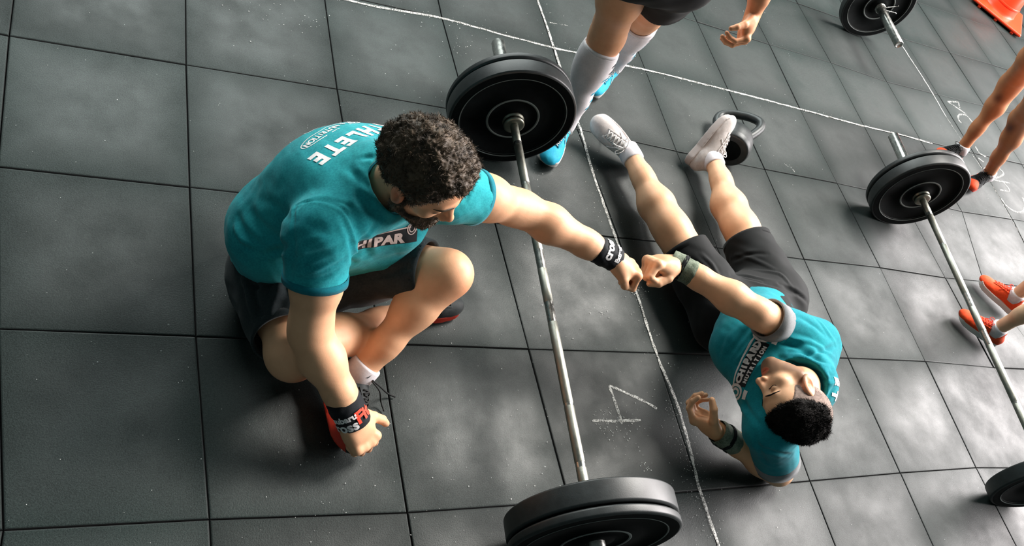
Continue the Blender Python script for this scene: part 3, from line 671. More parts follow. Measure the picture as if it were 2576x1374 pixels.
def face_bits(parent, fr, s, mat, heavy=1., body=None):
    c, f, u, r = fr; W0 = lambda p: loc_to_world(np.array([p]), c, f, u, r, s)[0]; bv = bvh(body); rl = parent.location
    def W(p):
        q = W0((p[0], p[1], .2)); h, n, i, d = bv.ray_cast(Vector(q) - rl, Vector(-f)); return (np.array(h + rl) + f * .0006) if h is not None else W0(p)
    for e in (-1, 1):
        P = [W((e * x, y, z)) for x, y, z in ((.010, .0185, .0935), (.020, .0215, .0885), (.032, .0235, .0885), (.043, .0225, .079), (.052, .0170, .069))]
        V, F = tube(smooth_path(P, 4), [(.0016 * heavy * w, .0046 * heavy * w) for w in np.interp(np.linspace(0, 1, 17), (0, .3, .7, 1), (.6, 1, .9, .35))], 8, True, f); mesh_obj('eyebrow', V, F, mat, parent)
        P = [W((e * x, y, z)) for x, y, z in ((.0165, -.0045, .0800), (.024, -.0078, .0858), (.032, -.0085, .0868), (.040, -.0070, .0830), (.045, -.0040, .0775))]
        V, F = tube(smooth_path(P, 4), .0011, 6); mesh_obj('eyelash', V, F, mat, parent)

def shoe(parent, M, side, upper, sole, lace, s=1., toe=None, heel=None, name='shoe', lace_end=None, label=None, bow=True, tread=None, tall=1.):
    """M = (origin under the ankle at the bottom of the sole, forward, up); side +1 = foot whose inner edge lies to its right of forward"""
    o, f, u = M; f, u, r = frame(f, u); o = np.array(o, float); q = side
    TW = lambda V: o + (np.asarray(V)[:, :1] * f + np.asarray(V)[:, 1:2] * r + np.asarray(V)[:, 2:] * u * tall) * s
    E = lambda c, R, k=.02, op='u': ell(c, R, None, k, op)
    pr = [E((-.038, 0, .045), (.046, .035, .044)), E((.035, .002 * q, .048), (.075, .036, .040), .03), E((.110, .006 * q, .036), (.068, .045, .031), .03), E((.150, .009 * q, .033), (.050, .041, .027), .02),
          cone((-.012, 0, .062), (-.020, 0, .098), .040, .034, .02, 'u', (V3(0, 1, 0), .86)), cone((.03, 0, .074), (.085, .004 * q, .055), .026, .024, .025)]
    pr += [cone((-.016, 0, .070), (-.016, 0, .13), .026, .032, .006, 's'), func(lambda P: f32(.014) - P[2] + 0 * P[0] + 0 * P[1], (-.2,) * 3, (.3,) * 3, .004)]
    V, F = solid(pr, .0035); V = puff(V, F, ((9, .0006), (30, .0003)))
    mats = [upper]; up = mesh_obj(name, TW(V), F, mats, parent, label=label)
    if toe is not None or heel is not None:
        cc = V[F].mean(1); idx = np.zeros(len(F), np.int32)
        if toe is not None: up.data.materials.append(toe); idx[(cc[:, 0] > .135 + .02 * np.abs(cc[:, 1]) / .04)] = len(up.data.materials) - 1
        if heel is not None: up.data.materials.append(heel); idx[(cc[:, 0] < -.060) & (cc[:, 2] < .075)] = len(up.data.materials) - 1
        up.data.polygons.foreach_set('material_index', idx)
    bv = BVHTree.FromPolygons([tuple(x) for x in V.tolist()], F.tolist())
    def foot(P):
        x, y = P[0], P[1] - f32(.004 * q); t = np.clip((x + f32(.045)) / f32(.19), 0, 1); yy = y - t * f32(.006 * q); x0 = f32(-.045) + t * f32(.19)
        rr = f32(.037) + (f32(.012) * np.sin(np.clip((t - f32(.25)) / f32(.75), 0, 1) * f32(2.2))); return np.sqrt((x - x0) ** 2 + yy ** 2) - rr
    def solef(P):
        zz = P[2] - f32(.016) - f32(1.1) * np.maximum(P[0] - f32(.13), 0) ** 2 * 4; return np.maximum(foot(P), np.abs(zz) - f32(.015)) 
    pr = [func(solef, (-.09, -.06, -.002), (.205, .065, .05), .006, 'u')]
    V2, F2 = solid(pr, .004); V2 = V2.copy(); so = mesh_obj('sole', TW(V2), F2, sole, up)
    if tread is not None:
        b = V2.copy(); b[:, 2] -= .006; b[:, :2] *= .985; mesh_obj('outsole', TW(b), F2, tread, up)
    lp = []
    def surf(x, y, h=.0022):
        p, n_, _, _ = bv.ray_cast(Vector((x, y, .2)), Vector((0, 0, -1))); return (np.array(p) + np.array(n_) * h) if p else V3(x, y, .06)
    for k in range(6):
        x = .040 + k * .0145; wd = .021 - .0012 * k
        for e in (-1, 1):
            P = [surf(x + .012 * t * .9, e * wd * (1 - 2 * t), .0022 + .0012 * math.sin(t * math.pi)) for t in np.linspace(0, 1, 7)]; lp.append(tube(P, [(.0012, .0026)] * 7, 6, True, (0, 0, 1)))
    if bow:
        for e in (-1, 1):
            b0 = surf(.038, 0, .004); P = [b0, b0 + V3(.004, .018 * e, .010), b0 + V3(.014, .036 * e, .004), b0 + V3(.020, .030 * e, -.004), b0 + V3(.004, .004 * e, .001)]; lp.append(tube(smooth_path(P, 5), .0017, 6))
            P = [b0, b0 + V3(.018, .012 * e, .004), surf(.075, .028 * e, .003), surf(.085, .036 * e, .002)]; lp.append(tube(smooth_path(P, 5), .0017, 6))
    V3_, F3 = join(lp); mesh_obj('laces', TW(V3_), F3, lace, up)
    for e in (-1, 1):                                   # eyestay panels
        P = [surf(.030 + t * .10, e * (.027 - .010 * t), .0008) for t in np.linspace(0, 1, 9)]; V4, F4 = tube(P, [(.0012, .0055)] * 9, 6, True, (0, 0, 1)); mesh_obj('eyestay', TW(V4), F4, upper, up)
    P = [(-.016 + .034 * math.cos(t), .0295 * math.sin(t), .096 - .010 * math.cos(t)) for t in np.linspace(0, 2 * math.pi, 25)]; V5, F5 = tube(P, .0045, 8, False); mesh_obj('collar', TW(V5), F5, upper, up)
    return up
def sleeve_prims(a, b, frac, ra, rb, lip=.007):
    "cloth tube round a limb, hollowed at its open end"
    a = np.array(a, float); b = np.array(b, float); e = a + (b - a) * frac; d = nrm(b - a)
    return [cone(a, e, ra, rb, .03, 'u', None, None, 0.)], [cone(e - d * .03, e + d * .05, rb - lip, rb - lip, .003, 's')]
def cuff(parent, name, a, b, frac, r, w, mat, lip=.003):
    a = np.array(a, float); b = np.array(b, float); d = nrm(b - a); e = a + (b - a) * frac
    V, F = lathe(e, d, [(-w, r - .001), (-w, r + lip), (0, r + lip), (0, r - .004), (-w, r - .006)], 64); return mesh_obj(name, V, F, mat, parent)
def wrap_band(parent, c, d, L, ra, rb, sq, mat, name='wrist_wrap', label=None, layers=2, seed=0):
    "elastic wrap: slightly overlapping spiral turns round the wrist; sq=(normal, factor)"
    d = nrm(d); n = nrm(np.array(sq[0]) - d * (np.array(sq[0]) @ d)); t = np.cross(d, n); V = []; F = []; N = 64; rows = 14
    R = random.Random(seed); ph = R.uniform(0, 6)
    for i in range(rows + 1):
        s = i / rows; base = ra + (rb - ra) * s; edge = -.004 if i in (0, rows) else (-.001 if i in (1, rows - 1) else 0)
        for j in range(N):
            a = 2 * math.pi * j / N; st = .0016 if ((s * layers + a / 6.283 * .5) % 1) < .5 else 0; r_ = base + edge + st + .0004 * math.sin(9 * a + ph + i)
            off = (s - .5) * L + .003 * math.sin(a + ph); V.append(np.array(c) + d * off + r_ * (t * math.cos(a) + n * sq[1] * math.sin(a)))
    for i in range(rows):
        for j in range(N): F.append((i * N + j, i * N + (j + 1) % N, (i + 1) * N + (j + 1) % N, (i + 1) * N + j))
    return mesh_obj(name, V, F, mat, parent, label=label)
# lettering laid on a surface
def text_mesh(s, size, bold=.0, shear=0.):
    cu = bpy.data.curves.new('t', 'FONT'); cu.body = s; cu.size = size; cu.align_x = 'CENTER'; cu.align_y = 'CENTER'; cu.offset = bold; cu.shear = shear; cu.resolution_u = 3
    o = bpy.data.objects.new('t', cu); COL.objects.link(o); dg = bpy.context.evaluated_depsgraph_get(); me = bpy.data.meshes.new_from_object(o.evaluated_get(dg)); bpy.data.objects.remove(o)
    bm = bmesh.new(); bm.from_mesh(me); bmesh.ops.remove_doubles(bm, verts=bm.verts, dist=1e-5); bmesh.ops.triangulate(bm, faces=bm.faces)
    for _ in range(3):
        e = [x for x in bm.edges if x.calc_length() > max(size * .16, .006)]
        if not e: break
        bmesh.ops.subdivide_edges(bm, edges=e, cuts=1); bmesh.ops.triangulate(bm, faces=bm.faces)
    V = [tuple(v.co) for v in bm.verts]; F = [tuple(v.index for v in f.verts) for f in bm.faces]; bm.free(); return V, F
def on_surface(V, F, o, u, v, n, bv, off=.0016, reach=.06):
    out = []; ok = []
    for x in V:
        p = np.array(o) + np.array(u) * x[0] + np.array(v) * x[1] + np.array(n) * (x[2] if len(x) > 2 else 0) * 0
        h, nn, _, dd = bv.ray_cast(Vector(p + np.array(n) * reach), Vector(-np.array(n)))
        if h is None or (Vector(p) - h).length > .11: out.append(p); ok.append(False)
        else: out.append(np.array(h) + np.array(nn) * (off + (x[2] if len(x) > 2 else 0))); ok.append(True)
    F = [f for f in F if all(ok[i] for i in f)]; par = list(range(len(out)))
    def fd(a):
        while par[a] != a: par[a] = par[par[a]]; a = par[a]
        return a
    for f in F:
        for i in f[1:]: par[fd(i)] = fd(f[0])
    cnt = {}
    for f in F: cnt[fd(f[0])] = cnt.get(fd(f[0]), 0) + 1
    if cnt: b = max(cnt, key=cnt.get); F = [f for f in F if fd(f[0]) == b]
    used = sorted({i for f in F for i in f}); mp = {i: k for k, i in enumerate(used)}
    return [out[i] for i in used], [tuple(mp[i] for i in f) for f in F]
def bvh(o): return BVHTree.FromPolygons([tuple(v.co) for v in o.data.vertices], [tuple(p.vertices) for p in o.data.polygons])
def poly2d(shapes):                     # flat shapes from outlines: (x, y) lists, fan triangulated and subdivided
    bm = bmesh.new()
    for sh in shapes:
        z = 0.
        if isinstance(sh, tuple) and len(sh) == 2 and isinstance(sh[1], float): sh, z = sh
        vs = [bm.verts.new((x, y, z)) for x, y in sh]; bm.faces.new(vs)
    bmesh.ops.triangulate(bm, faces=bm.faces)
    for _ in range(4):
        e = [x for x in bm.edges if x.calc_length() > .007]
        if not e: break
        bmesh.ops.subdivide_edges(bm, edges=e, cuts=1); bmesh.ops.triangulate(bm, faces=bm.faces)
    bm.verts.index_update(); V = [tuple(v.co) for v in bm.verts]; F = [tuple(v.index for v in f.verts) for f in bm.faces]; bm.free(); return V, F
def ring2d(cx, cy, rx, ry, w, z=0., n=28):
    V = []; F = []
    for j in range(n):
        t = 2 * math.pi * j / n; V += [(cx + rx * math.cos(t), cy + ry * math.sin(t), z), (cx + (rx - w) * math.cos(t), cy + (ry - w) * math.sin(t), z)]
    for j in range(n): F.append((2 * j, (2 * j + 2) % (2 * n), (2 * j + 3) % (2 * n), 2 * j + 1))
    return V, F
def limb(P, R, k=.02, sq=None): return chain(P, R, k, sq)
def leg_prims(h, kn, an, side_out, back, s=1., cf=1.):
    "hip, knee, ankle joints; back = direction of the calf"
    h, kn, an = map(lambda x: np.array(x, float), (h, kn, an)); L = lambda a, b, t: a + (b - a) * t; bk = nrm(back)
    pr = [cone(h, L(h, kn, .5), .090 * s, .076 * s, .03), cone(L(h, kn, .5), L(h, kn, .88), .076 * s, .059 * s, .03), cone(L(h, kn, .85), kn, .058 * s, .053 * s, .03), ell(kn - bk * .006 * s, V3(.054, .054, .054) * s, None, .04),
          cone(kn, L(kn, an, .28), .050 * s, .050 * s * cf, .04), cone(L(kn, an, .12) + bk * .014 * s, L(kn, an, .36) + bk * .018 * s, .042 * s * cf, .046 * s * cf, .04), cone(L(kn, an, .36) + bk * .012 * s, L(kn, an, .70), .047 * s * cf, .037 * s, .04), cone(L(kn, an, .66), an, .037 * s, .035 * s, .03)]
    return pr
def arm_prims(sh, el, wr, s=1., bic=None, sq=None):
    sh, el, wr = map(lambda x: np.array(x, float), (sh, el, wr)); L = lambda a, b, t: a + (b - a) * t; bi = V3(0, 0, 0) if bic is None else np.array(bic) * .008
    return [cone(sh, L(sh, el, .5) + bi, .058 * s, .056 * s, .03), cone(L(sh, el, .45) + bi, L(sh, el, .85), .056 * s, .046 * s, .03), cone(L(sh, el, .85), el, .045 * s, .044 * s, .03), cone(el, L(el, wr, .30), .045 * s, .050 * s, .03),
            cone(L(el, wr, .30), L(el, wr, .75), .050 * s, .037 * s, .03), cone(L(el, wr, .72), wr, .037 * s, .030 * s, .025, 'u', sq)]
def foot_frame(o, f, u): return (np.array(o, float), nrm(f), nrm(u))
def bake_body(parent, prims, fine, mat, spots, fr, stub, lip, h=.0045, name='body'):
    V, F = solid(prims, h, fine); return mesh_obj(name, V, F, mat, parent, tint=face_tint(V, tintv(V, spots), fr, stub, lip))
RED = (1.0, .70, .60)

# ------------------------------------------------------------------ the seated man
def seated_man():
    root = thing('person', 'seated man in teal T-shirt leaning over crossed legs, reaching for a fist bump', 'person', (.70, -.85, 0))
    hipL, hipR = V3(.770, -.770, .12), V3(.685, -.880, .12)
    knL = at(1127, 690, .355); anL = at(903, 940, .095); knR = at(737, 893, .185); anR = at(1035, 780, .075)
    shL = at(1125, 478, .545); shR = at(804, 590, .535); elL = at(1315, 527, .46); wrL = at(1532, 644, .405); elR = at(780, 842, .315); wrR = at(882, 1042, .160)
    pel = V3(.712, -.815, .13); lum = at(722, 565, .29); tho = at(868, 462, .46); nb = at(962, 474, .575); lat0 = nrm(hipL - hipR); lat1 = nrm(shL - shR)
    hc = at(1068, 440, .735); N = img(.642, .752, .15); U = img(.494, -.256, -.831); f, u, r = frame(N, U); hs = 1.0; FR = (hc, f, u, r)
    # skin
    pr = leg_prims(hipL, knL, anL, None, V3(-.35, .45, -.8)) + leg_prims(hipR, knR, anR, None, V3(.3, .6, -.4)) if False else []
    pr += leg_prims(hipL, knL, anL, None, nrm(V3(-.55, .15, -.8)), 1.0)
    pr += leg_prims(hipR, knR, anR, None, nrm(V3(.3, .8, -.3)), 1.0)
    pr += arm_prims(shL, elL, wrL, 1.06, V3(0, 0, 1)) + arm_prims(shR, elR, wrR, 1.02, V3(.4, 0, .3))
    pr += [cone(pel, lum, .09, .09, .03), cone(lum, tho, .09, .09, .03), cone(tho, nb, .08, .05, .02), cone(nb, hc - u * .055 - f * .028, .056, .056, .02), cone(nb, shL, .045, .045, .02), cone(nb, shR, .045, .045, .02)]
    pr += head_prims(hc, f, u, r, hs)
    dR = nrm(at(934, 1138, .072) - wrR); nR = nrm(V3(-.25, .0, 1)); h1, _, t1, ax1 = hand(wrR + dR * .012, dR, nR, True, [(40, 92, 60), (44, 96, 62), (46, 98, 62), (50, 95, 60)], [(.022, .030, -.008), (.050, .054, -.012), (.080, .074, -.018), (.106, .084, -.030)], 1.04)
    dL = nrm(at(1590, 678, .385) - wrL); nL = nrm(V3(.05, .35, 1)); h2, _, t2, ax2 = hand(wrL + dL * .012, dL, nL, False, FIST, FIST_TH, 1.06)
    pr += h1 + h2
    spots = [(knL + V3(.04, -.04, .0), .05, (1., .78, .70)), (at(755, 945, .16), .045, (1, .72, .66)), (hc + r * .082 - u * .004, .034, (1., .52, .42)), (hc + f * .10 - u * .04, .022, (1., .74, .66)), (hc + f * .06 + u * .04, .05, (1, .84, .78)), (elR, .03, (1, .8, .72)),  # ear redness includes the red light on it, painted into the skin
             (at(965, 1150, .05), .025, (1, .78, .7)), (at(920, 1160, .04), .025, (1, .78, .7)), (at(1598, 685, .40), .025, (1, .78, .7))]
    fine = [(hc - .145, hc + .145, .0023), handbox(wrR, dR, .115), handbox(wrL, dL, .115)]
    body = bake_body(root, pr, fine, MT['skin1'], spots, FR, (.35, .27, .22), (.80, .42, .36))
    # head details
    hair(root, FR, hs, MT['hair1'], 'hair', .018, HAIR_POLY, 3, ((11, .0030), (34, .0026), (75, .0016)), 26000, .010, .00045, (0, 0, .15), .9, .012, .0026)
    hair(root, FR, hs, MT['hair1'], 'hair', .006, [(.040, .052), (.034, .02), (.030, -.03), (.010, -.03), (.004, .022), (-.020, .026), (-.036, -.02), (-.06, -.062), (-.13, -.066), (-.17, .02), (-.10, .10), (.03, .10)], 5, ((40, .0006),), 5000, .004, .0005, (0, -.4, 0), .4, .006, .003, 'shorter hair at temples and nape', True)
    beard(root, FR, hs, MT['hair1'], .006, 11, 7000, .006)
    face_bits(root, FR, hs, MT['hair1'], 1.1, body)
    # T-shirt
    up = lambda a, b: nrm(b - a)
    fn = nrm(np.cross(lat1, up(lum, nb)))                 # chest normal
    fn0 = nrm(np.cross(lat0, up(pel, lum)))
    w = .062
    sp = [cone(pel + lat0 * w, pel - lat0 * w, .110, .110, .03), cone(lum + lat0 * w, lum - lat0 * w, .104, .104, .05), cone(pel, lum, .128, .126, .06), cone(lum, tho, .126, .150, .06, 'u', (fn, .84)), cone(tho + lat1 * .075, tho - lat1 * .075, .120, .120, .06, 'u', (fn, .95)),
          cone(lum + lat0 * .045, tho + lat1 * .075, .105, .112, .05), cone(lum - lat0 * .045, tho - lat1 * .075, .105, .112, .05), cone(nb, tho, .080, .125, .06), cone(nb - fn * .01, shL, .078, .078, .06), cone(nb - fn * .01, shR, .078, .078, .06), ell(tho - fn * .03, (.10, .10, .10), None, .05), ell((shL + tho) / 2 - fn * .03, (.085, .085, .085), None, .05), ell((shR + tho) / 2 - fn * .03, (.085, .085, .085), None, .05),
          cone(at(860, 560, .42), at(1000, 560, .44), .085, .075, .05), cone(at(850, 600, .35), at(960, 610, .33), .085, .08, .05), cone(at(800, 640, .24), at(900, 650, .22), .09, .08, .05)]
    a, sub = sleeve_prims(shR, elR, .45, .080, .0735, .006); a2, sub2 = sleeve_prims(shL, elL, .34, .080, .074)
    sp += a + a2 + sub + sub2
    hemc = pel + V3(-.01, .01, -.015); hn = nrm(up(pel, lum) + V3(-.10, .08, 0) * 0)
    sp.append(func(lambda P: -(sum((P[i] - f32(hemc[i])) * f32(hn[i]) for i in range(3))), (0,) * 3, (1,) * 3, .006, 'i'))
    nk = nb + nrm(hc - nb) * .045; sp.append(cone(nb + nrm(hc - nb) * .03, hc - u * .05 - f * .02, .064, .085, .008, 's'))
    V, F = solid(sp, .0042)
    FL = [([(742, 560), (735, 640), (728, 690)], .012, -.005), ([(885, 530), (905, 590), (925, 640)], .013, -.009), ([(860, 545), (885, 610), (888, 660)], .009, -.006), ([(905, 500), (935, 530), (975, 560)], .012, -.007), ([(742, 655), (800, 640), (850, 622)], .009, -.004), ([(738, 690), (800, 678), (858, 650)], .007, .003), ([(750, 705), (810, 700), (858, 676)], .006, -.003),
          ([(690, 610), (655, 570), (625, 520)], .013, -.006), ([(655, 615), (615, 580), (598, 545)], .009, -.006), ([(640, 620), (606, 600), (592, 570)], .007, .005), ([(665, 640), (700, 630), (728, 610)], .010, -.006), ([(640, 540), (700, 600), (728, 640)], .012, -.004), ([(880, 425), (905, 450), (935, 480)], .009, -.005), ([(905, 400), (930, 395), (955, 398)], .007, -.004), ([(895, 440), (900, 480), (905, 520)], .009, -.005),
          ([(738, 640), (735, 560), (745, 515), (800, 505), (865, 530), (895, 580)], .0045, -.0035), ([(735, 530), (790, 500), (880, 520)], .006, -.003), ([(655, 500), (700, 520), (735, 560)], .012, -.003), ([(1195, 430), (1185, 470), (1170, 505)], .007, -.004), ([(760, 615), (800, 600), (845, 590)], .010, .003), ([(780, 560), (820, 585), (860, 580)], .012, -.003), ([(950, 560), (920, 600), (890, 650)], .010, -.004), ([(880, 610), (910, 620), (940, 600)], .008, -.004)]
    V = creases(V, F, FL); V = puff(V, F, ((3.2, .0020), (8, .0013), (17, .0006)))
    shirt = mesh_obj('t_shirt', V, F, MT['teal_worn'], root)
    cuff(root, 'sleeve_hem', shR, elR, .455, .0745, .020, MT['teal_dark'], .0016); cuff(root, 'sleeve_hem', shL, elL, .345, .0750, .020, MT['teal_dark'], .0016)
    nd = nrm(hc - nb); na = nrm(np.cross(nd, V3(1, .2, 0))); nc = np.cross(nd, na); P = [nb + nd * (.034 + .004 * math.cos(t)) + .066 * (na * math.cos(t) + nc * math.sin(t)) for t in np.linspace(0, 2 * math.pi, 41)]
    V, F = tube(P, [(.009, .004)] * 41, 8, False, nd); mesh_obj('neck_rib', V, F, MT['teal_dark'], root)
    # back print
    bv = bvh(shirt); rl = root.location; 
    class B:                                             # ray casts in world space
        def ray_cast(s, o, d):
            h, n, i, dd = bv.ray_cast(o - rl, d); return (h + rl if h else None), n, i, dd
    bw = B(); upv = nrm(nb - lum); lat = nrm(lat1 - upv * (lat1 @ upv)); bn = -nrm(np.cross(lat, upv)); bn = bn if bn[2] > 0 else -bn
    pa, na_ = pixel_hit(bw, 940, 322); pb, nb_ = pixel_hit(bw, 822, 385); oc = pixel_hit(bw, 888, 345)[0]
    bn = nrm(na_ + nb_); rt = nrm(pb - pa); rt = nrm(rt - bn * (rt @ bn)); upv = np.cross(bn, rt)
    def ink(name, VF, mat, du=0, dv=0, rot=0, o=oc, u_=None, v_=None, n_=None, off=.0011, label=None):
        V, F = VF; cr, sr = math.cos(rot), math.sin(rot); V = [(x[0] * cr - x[1] * sr + du, x[0] * sr + x[1] * cr + dv, x[2] if len(x) > 2 else 0) for x in V]
        V, F = on_surface(V, F, o, rt if u_ is None else u_, upv if v_ is None else v_, bn if n_ is None else n_, bw, off)
        if F: return mesh_obj(name, V, F, mat, root, smooth=False, label=label)
    wpos = -.128
    for ch, du in zip('ATHLETE', (-.145, -.100, -.055, -.012, .028, .068, .108)):
        ink('letter', text_mesh(ch, .056, .0030, -.12), MT['white_ink'], du, -.0 - 1.0 * du ** 2, -1.2 * du)
    def word(tx, size, cx, cy, bold):
        adv = [size * dict(I=.34, W=1.0, N=.80).get(ch, .68) if ch != ' ' else size * .4 for ch in tx]; x = cx - sum(adv) / 2
        for ch, a_ in zip(tx, adv):
            if ch != ' ': ink('letter', text_mesh(ch, size, bold), MT['white_ink'], x + a_ / 2, cy)
            x += a_
    word('BOX & NUTRITION', .021, -.006, -.070, .0007); word('WOD CREW', .016, -.035, -.118, .0005)
    def outline(cx, cy, w, h, t):
        pts = []
        for k in range(41):
            a = 2 * math.pi * k / 40; pts.append((cx + w * np.sign(math.cos(a)) * abs(math.cos(a)) ** .35, cy + h * math.sin(a)))
        V = []; F = []
        for k, (x, y) in enumerate(pts[:-1]):
            sx = (x - cx) / w; sy = (y - cy) / h; V += [(x, y), (cx + (w - t) * sx, cy + (h - t) * sy)]
        n = len(V)
        for k in range(0, n, 2): F.append((k, (k + 2) % n, (k + 3) % n, k + 1))
        return V, F
    ink('printed_outline', outline(-.006, -.070, .104, .017, .0022), MT['white_ink'])
    ink('printed_outline', outline(-.035, -.118, .070, .013, .0018), MT['white_ink'])
    # chest print, half hidden by the arm and chin
    co, cn = pixel_hit(bw, 945, 605); p1 = pixel_hit(bw, 898, 636)[0]; p2 = pixel_hit(bw, 986, 582)[0]; p1 = co - img(.8, -.5, 0) * .05 if p1 is None else p1; p2 = co + img(.8, -.5, 0) * .05 if p2 is None else p2
    cn = nrm(cn + img(0, 0, -1) * .8); cu_ = nrm(p2 - p1); cu_ = nrm(cu_ - cn * (cu_ @ cn)); cv_ = np.cross(cn, cu_)
    chest_print(lambda name, VF, mat, off: ink(name, VF, mat, 0, 0, 0, co, cu_, cv_, cn, off), .80)
    # shorts
    e0 = lambda h, k, t: h + (k - h) * t
    sh = [cone(hipL, hipR, .128, .128, .03), cone(pel + V3(-.01, .01, .01), pel + V3(-.01, .01, .05), .138, .134, .03), cone(hipL, e0(hipL, knL, .42), .115, .102, .05), cone(e0(hipL, knL, .40), e0(hipL, knL, .86), .102, .084, .03, 'u', None, None, 0.), cone(e0(hipL, knL, .30), at(955, 700, .16), .08, .05, .06), cone(e0(hipL, knL, .70), at(962, 705, .18), .06, .040, .05), cone(pel + V3(.06, -.05, 0), at(895, 715, .15), .10, .06, .06), cone(hipR, e0(hipR, knR, .42), .120, .108, .05), cone(e0(hipR, knR, .40), e0(hipR, knR, .80), .108, .094, .03, 'u', None, None, 0.),
          cone((hipL + hipR) / 2 + V3(.05, -.06, -.02), e0(hipL, knL, .45) * .5 + e0(hipR, knR, .45) * .5, .09, .06, .06)]
    for h_, k_, t, rr in ((hipL, knL, .86, .078), (hipR, knR, .80, .087)):
        d = nrm(k_ - h_); e = e0(h_, k_, t); sh.append(cone(e - d * .035, e + d * .06, rr, rr, .003, 's'))
    V, F = solid(sh, .0045); V[:, 2] = np.maximum(V[:, 2], .004)
    FL = [([(650, 680), (640, 740), (660, 800)], .012, -0.0090), ([(690, 665), (715, 690), (725, 740)], .011, -0.0105), ([(600, 650), (640, 660), (700, 650)], .009, 0.0090), ([(590, 625), (620, 650), (650, 690)], .009, -0.0120), ([(620, 700), (650, 720), (700, 712)], .008, -0.0075), ([(605, 690), (625, 730), (640, 790)], .008, 0.0060), ([(710, 700), (690, 760), (675, 830)], .012, 0.0060), ([(960, 660), (1010, 630), (1070, 600)], .011, -0.0060), ([(940, 700), (1000, 680), (1045, 660)], .010, -0.0060), ([(595, 600), (650, 640), (710, 635)], .008, -0.0090), ([(590, 640), (600, 670), (610, 700)], .008, -0.0075)]
    V = creases(V, F, FL); V = puff(V, F, ((5, .0022), (11, .0012))); mesh_obj('shorts', V, F, MT['short1'], root)
    for h_, k_, t, rr in ((hipL, knL, .865, .0825), (hipR, knR, .805, .0925)): cuff(root, 'shorts_hem', h_, k_, t, rr, .022, MT['short1'], .0020)
    bs_ = BVHTree.FromPolygons([tuple(x) for x in V.tolist()], F.tolist()) if False else None
    # socks and shoes
    fL = nrm(at(866, 1105, .03) - at(822, 925, .05)); shd = nrm(knL - anL); uL = nrm(V3(.74, .30, .56)); uL = nrm(uL - fL * (uL @ fL)); anF = at(916, 950, .10)
    oL = anF - uL * .112
    a = anL; V, F = tube([a + shd * .036, a + shd * .03, a + shd * .01, a - shd * .04], [.0425, .0440, .044, .040], 32); sk = mesh_obj('sock', V, F, MT['whitesock'], root)
    V, F = poly2d([[(-.008, -.002), (-.002, -.005), (.010, .004), (-.002, -.001)]]); bs = bvh(sk); tt = nrm(img(.35, .5, -.8))
    class B2:
        def ray_cast(s, o, d):
            h, n, i, dd = bs.ray_cast(o - rl, d); return (h + rl if h else None), n, i, dd
    ov, of = on_surface(V, F, at(922, 932, .12), img(1, 0, 0), img(0, -1, 0), tt, B2(), .001)
    if of: mesh_obj('sock_mark', ov, of, MT['dark_ink'], sk, smooth=False)
    shoe(root, (oL, fL, uL), 1, MT['blackshoe'], MT['redsole'], MT['lace_b'], .94, label='black training shoe with red sole under the propped wrist', bow=False, tall=1.2)
    V, F = tube(smooth_path([at(938, 958, .12), at(955, 972, .08), at(975, 990, .02), at(994, 999, .006)], 5), .0024, 6); mesh_obj('lace_end', V, F, MT['lace_b'], root)
    V, F = tube(smooth_path([at(938, 962, .12), at(955, 985, .07), at(958, 1010, .02), at(966, 1035, .006)], 5), .0022, 6); mesh_obj('lace_end', V, F, MT['lace_b'], root)
    fR = nrm(at(1160, 786, .04) - at(1000, 806, .04)); uR = nrm(V3(.15, -.25, 1)); oR = at(1032, 800, .0); V, F = tube([anR + nrm(knR - anR) * .04, anR - nrm(knR - anR) * .02], [.042, .042], 24); mesh_obj('sock', V, F, MT['whitesock'], root)
    shoe(root, (V3(oR[0], oR[1], .006), V3(fR[0], fR[1], 0), V3(.1, .1, 1)), -1, MT['blackshoe'], MT['redsole'], MT['lace_b'], .88, toe=None, label='black and red shoe tucked under the raised knee')
    # wrist wraps
    dw = nrm(wrR - elR); wc = wrR - dw * .014; wo = wrap_band(root, wc, dw, .090, .0455, .0425, (nR, .90), MT['wrap1'], label='black elastic wrist wrap with white and red lettering')
    def wrap_text(s, size, mat, ang, along, c, d, nn, rad, sqf, flip=1, bold=.001):
        d = nrm(d); n = nrm(np.array(nn) - d * (np.array(nn) @ d)); t = np.cross(d, n); V, F = text_mesh(s, size, bold); out = []
        for x in V:
            a = ang + flip * x[0] / rad; out.append(np.array(c) + d * (along - x[1]) + (rad + .0016) * (t * math.cos(a) * 1.03 + n * sqf * math.sin(a) * 1.03))
        return mesh_obj('lettering', out, F, mat, root, smooth=False)
    wrap_text('subaru', .024, MT['white_ink'], .72, .000, wc, dw, nR, .0435, .93, 1); wrap_text('cross', .038, MT['white_ink'], .42, .024, wc, dw, nR, .0435, .93, 1, .0012); wrap_text('Fit', .046, MT['red_ink'], 1.90, .012, wc, dw, nR, .0435, .93, 1, .0020)
    dw = nrm(wrL - elL); wc = wrL - dw * .012; wrap_band(root, wc, dw, .085, .0440, .0400, (nL, .92), MT['wrap1'], label='black elastic wrist wrap with white lettering')
    wrap_text('cross', .036, MT['white_ink'], 1.0, -.016, wc, dw, nL, .0430, .93, 1, .0016); wrap_text('Extreme', .019, MT['white_ink'], 1.0, .018, wc, dw, nL, .0430, .93, 1)
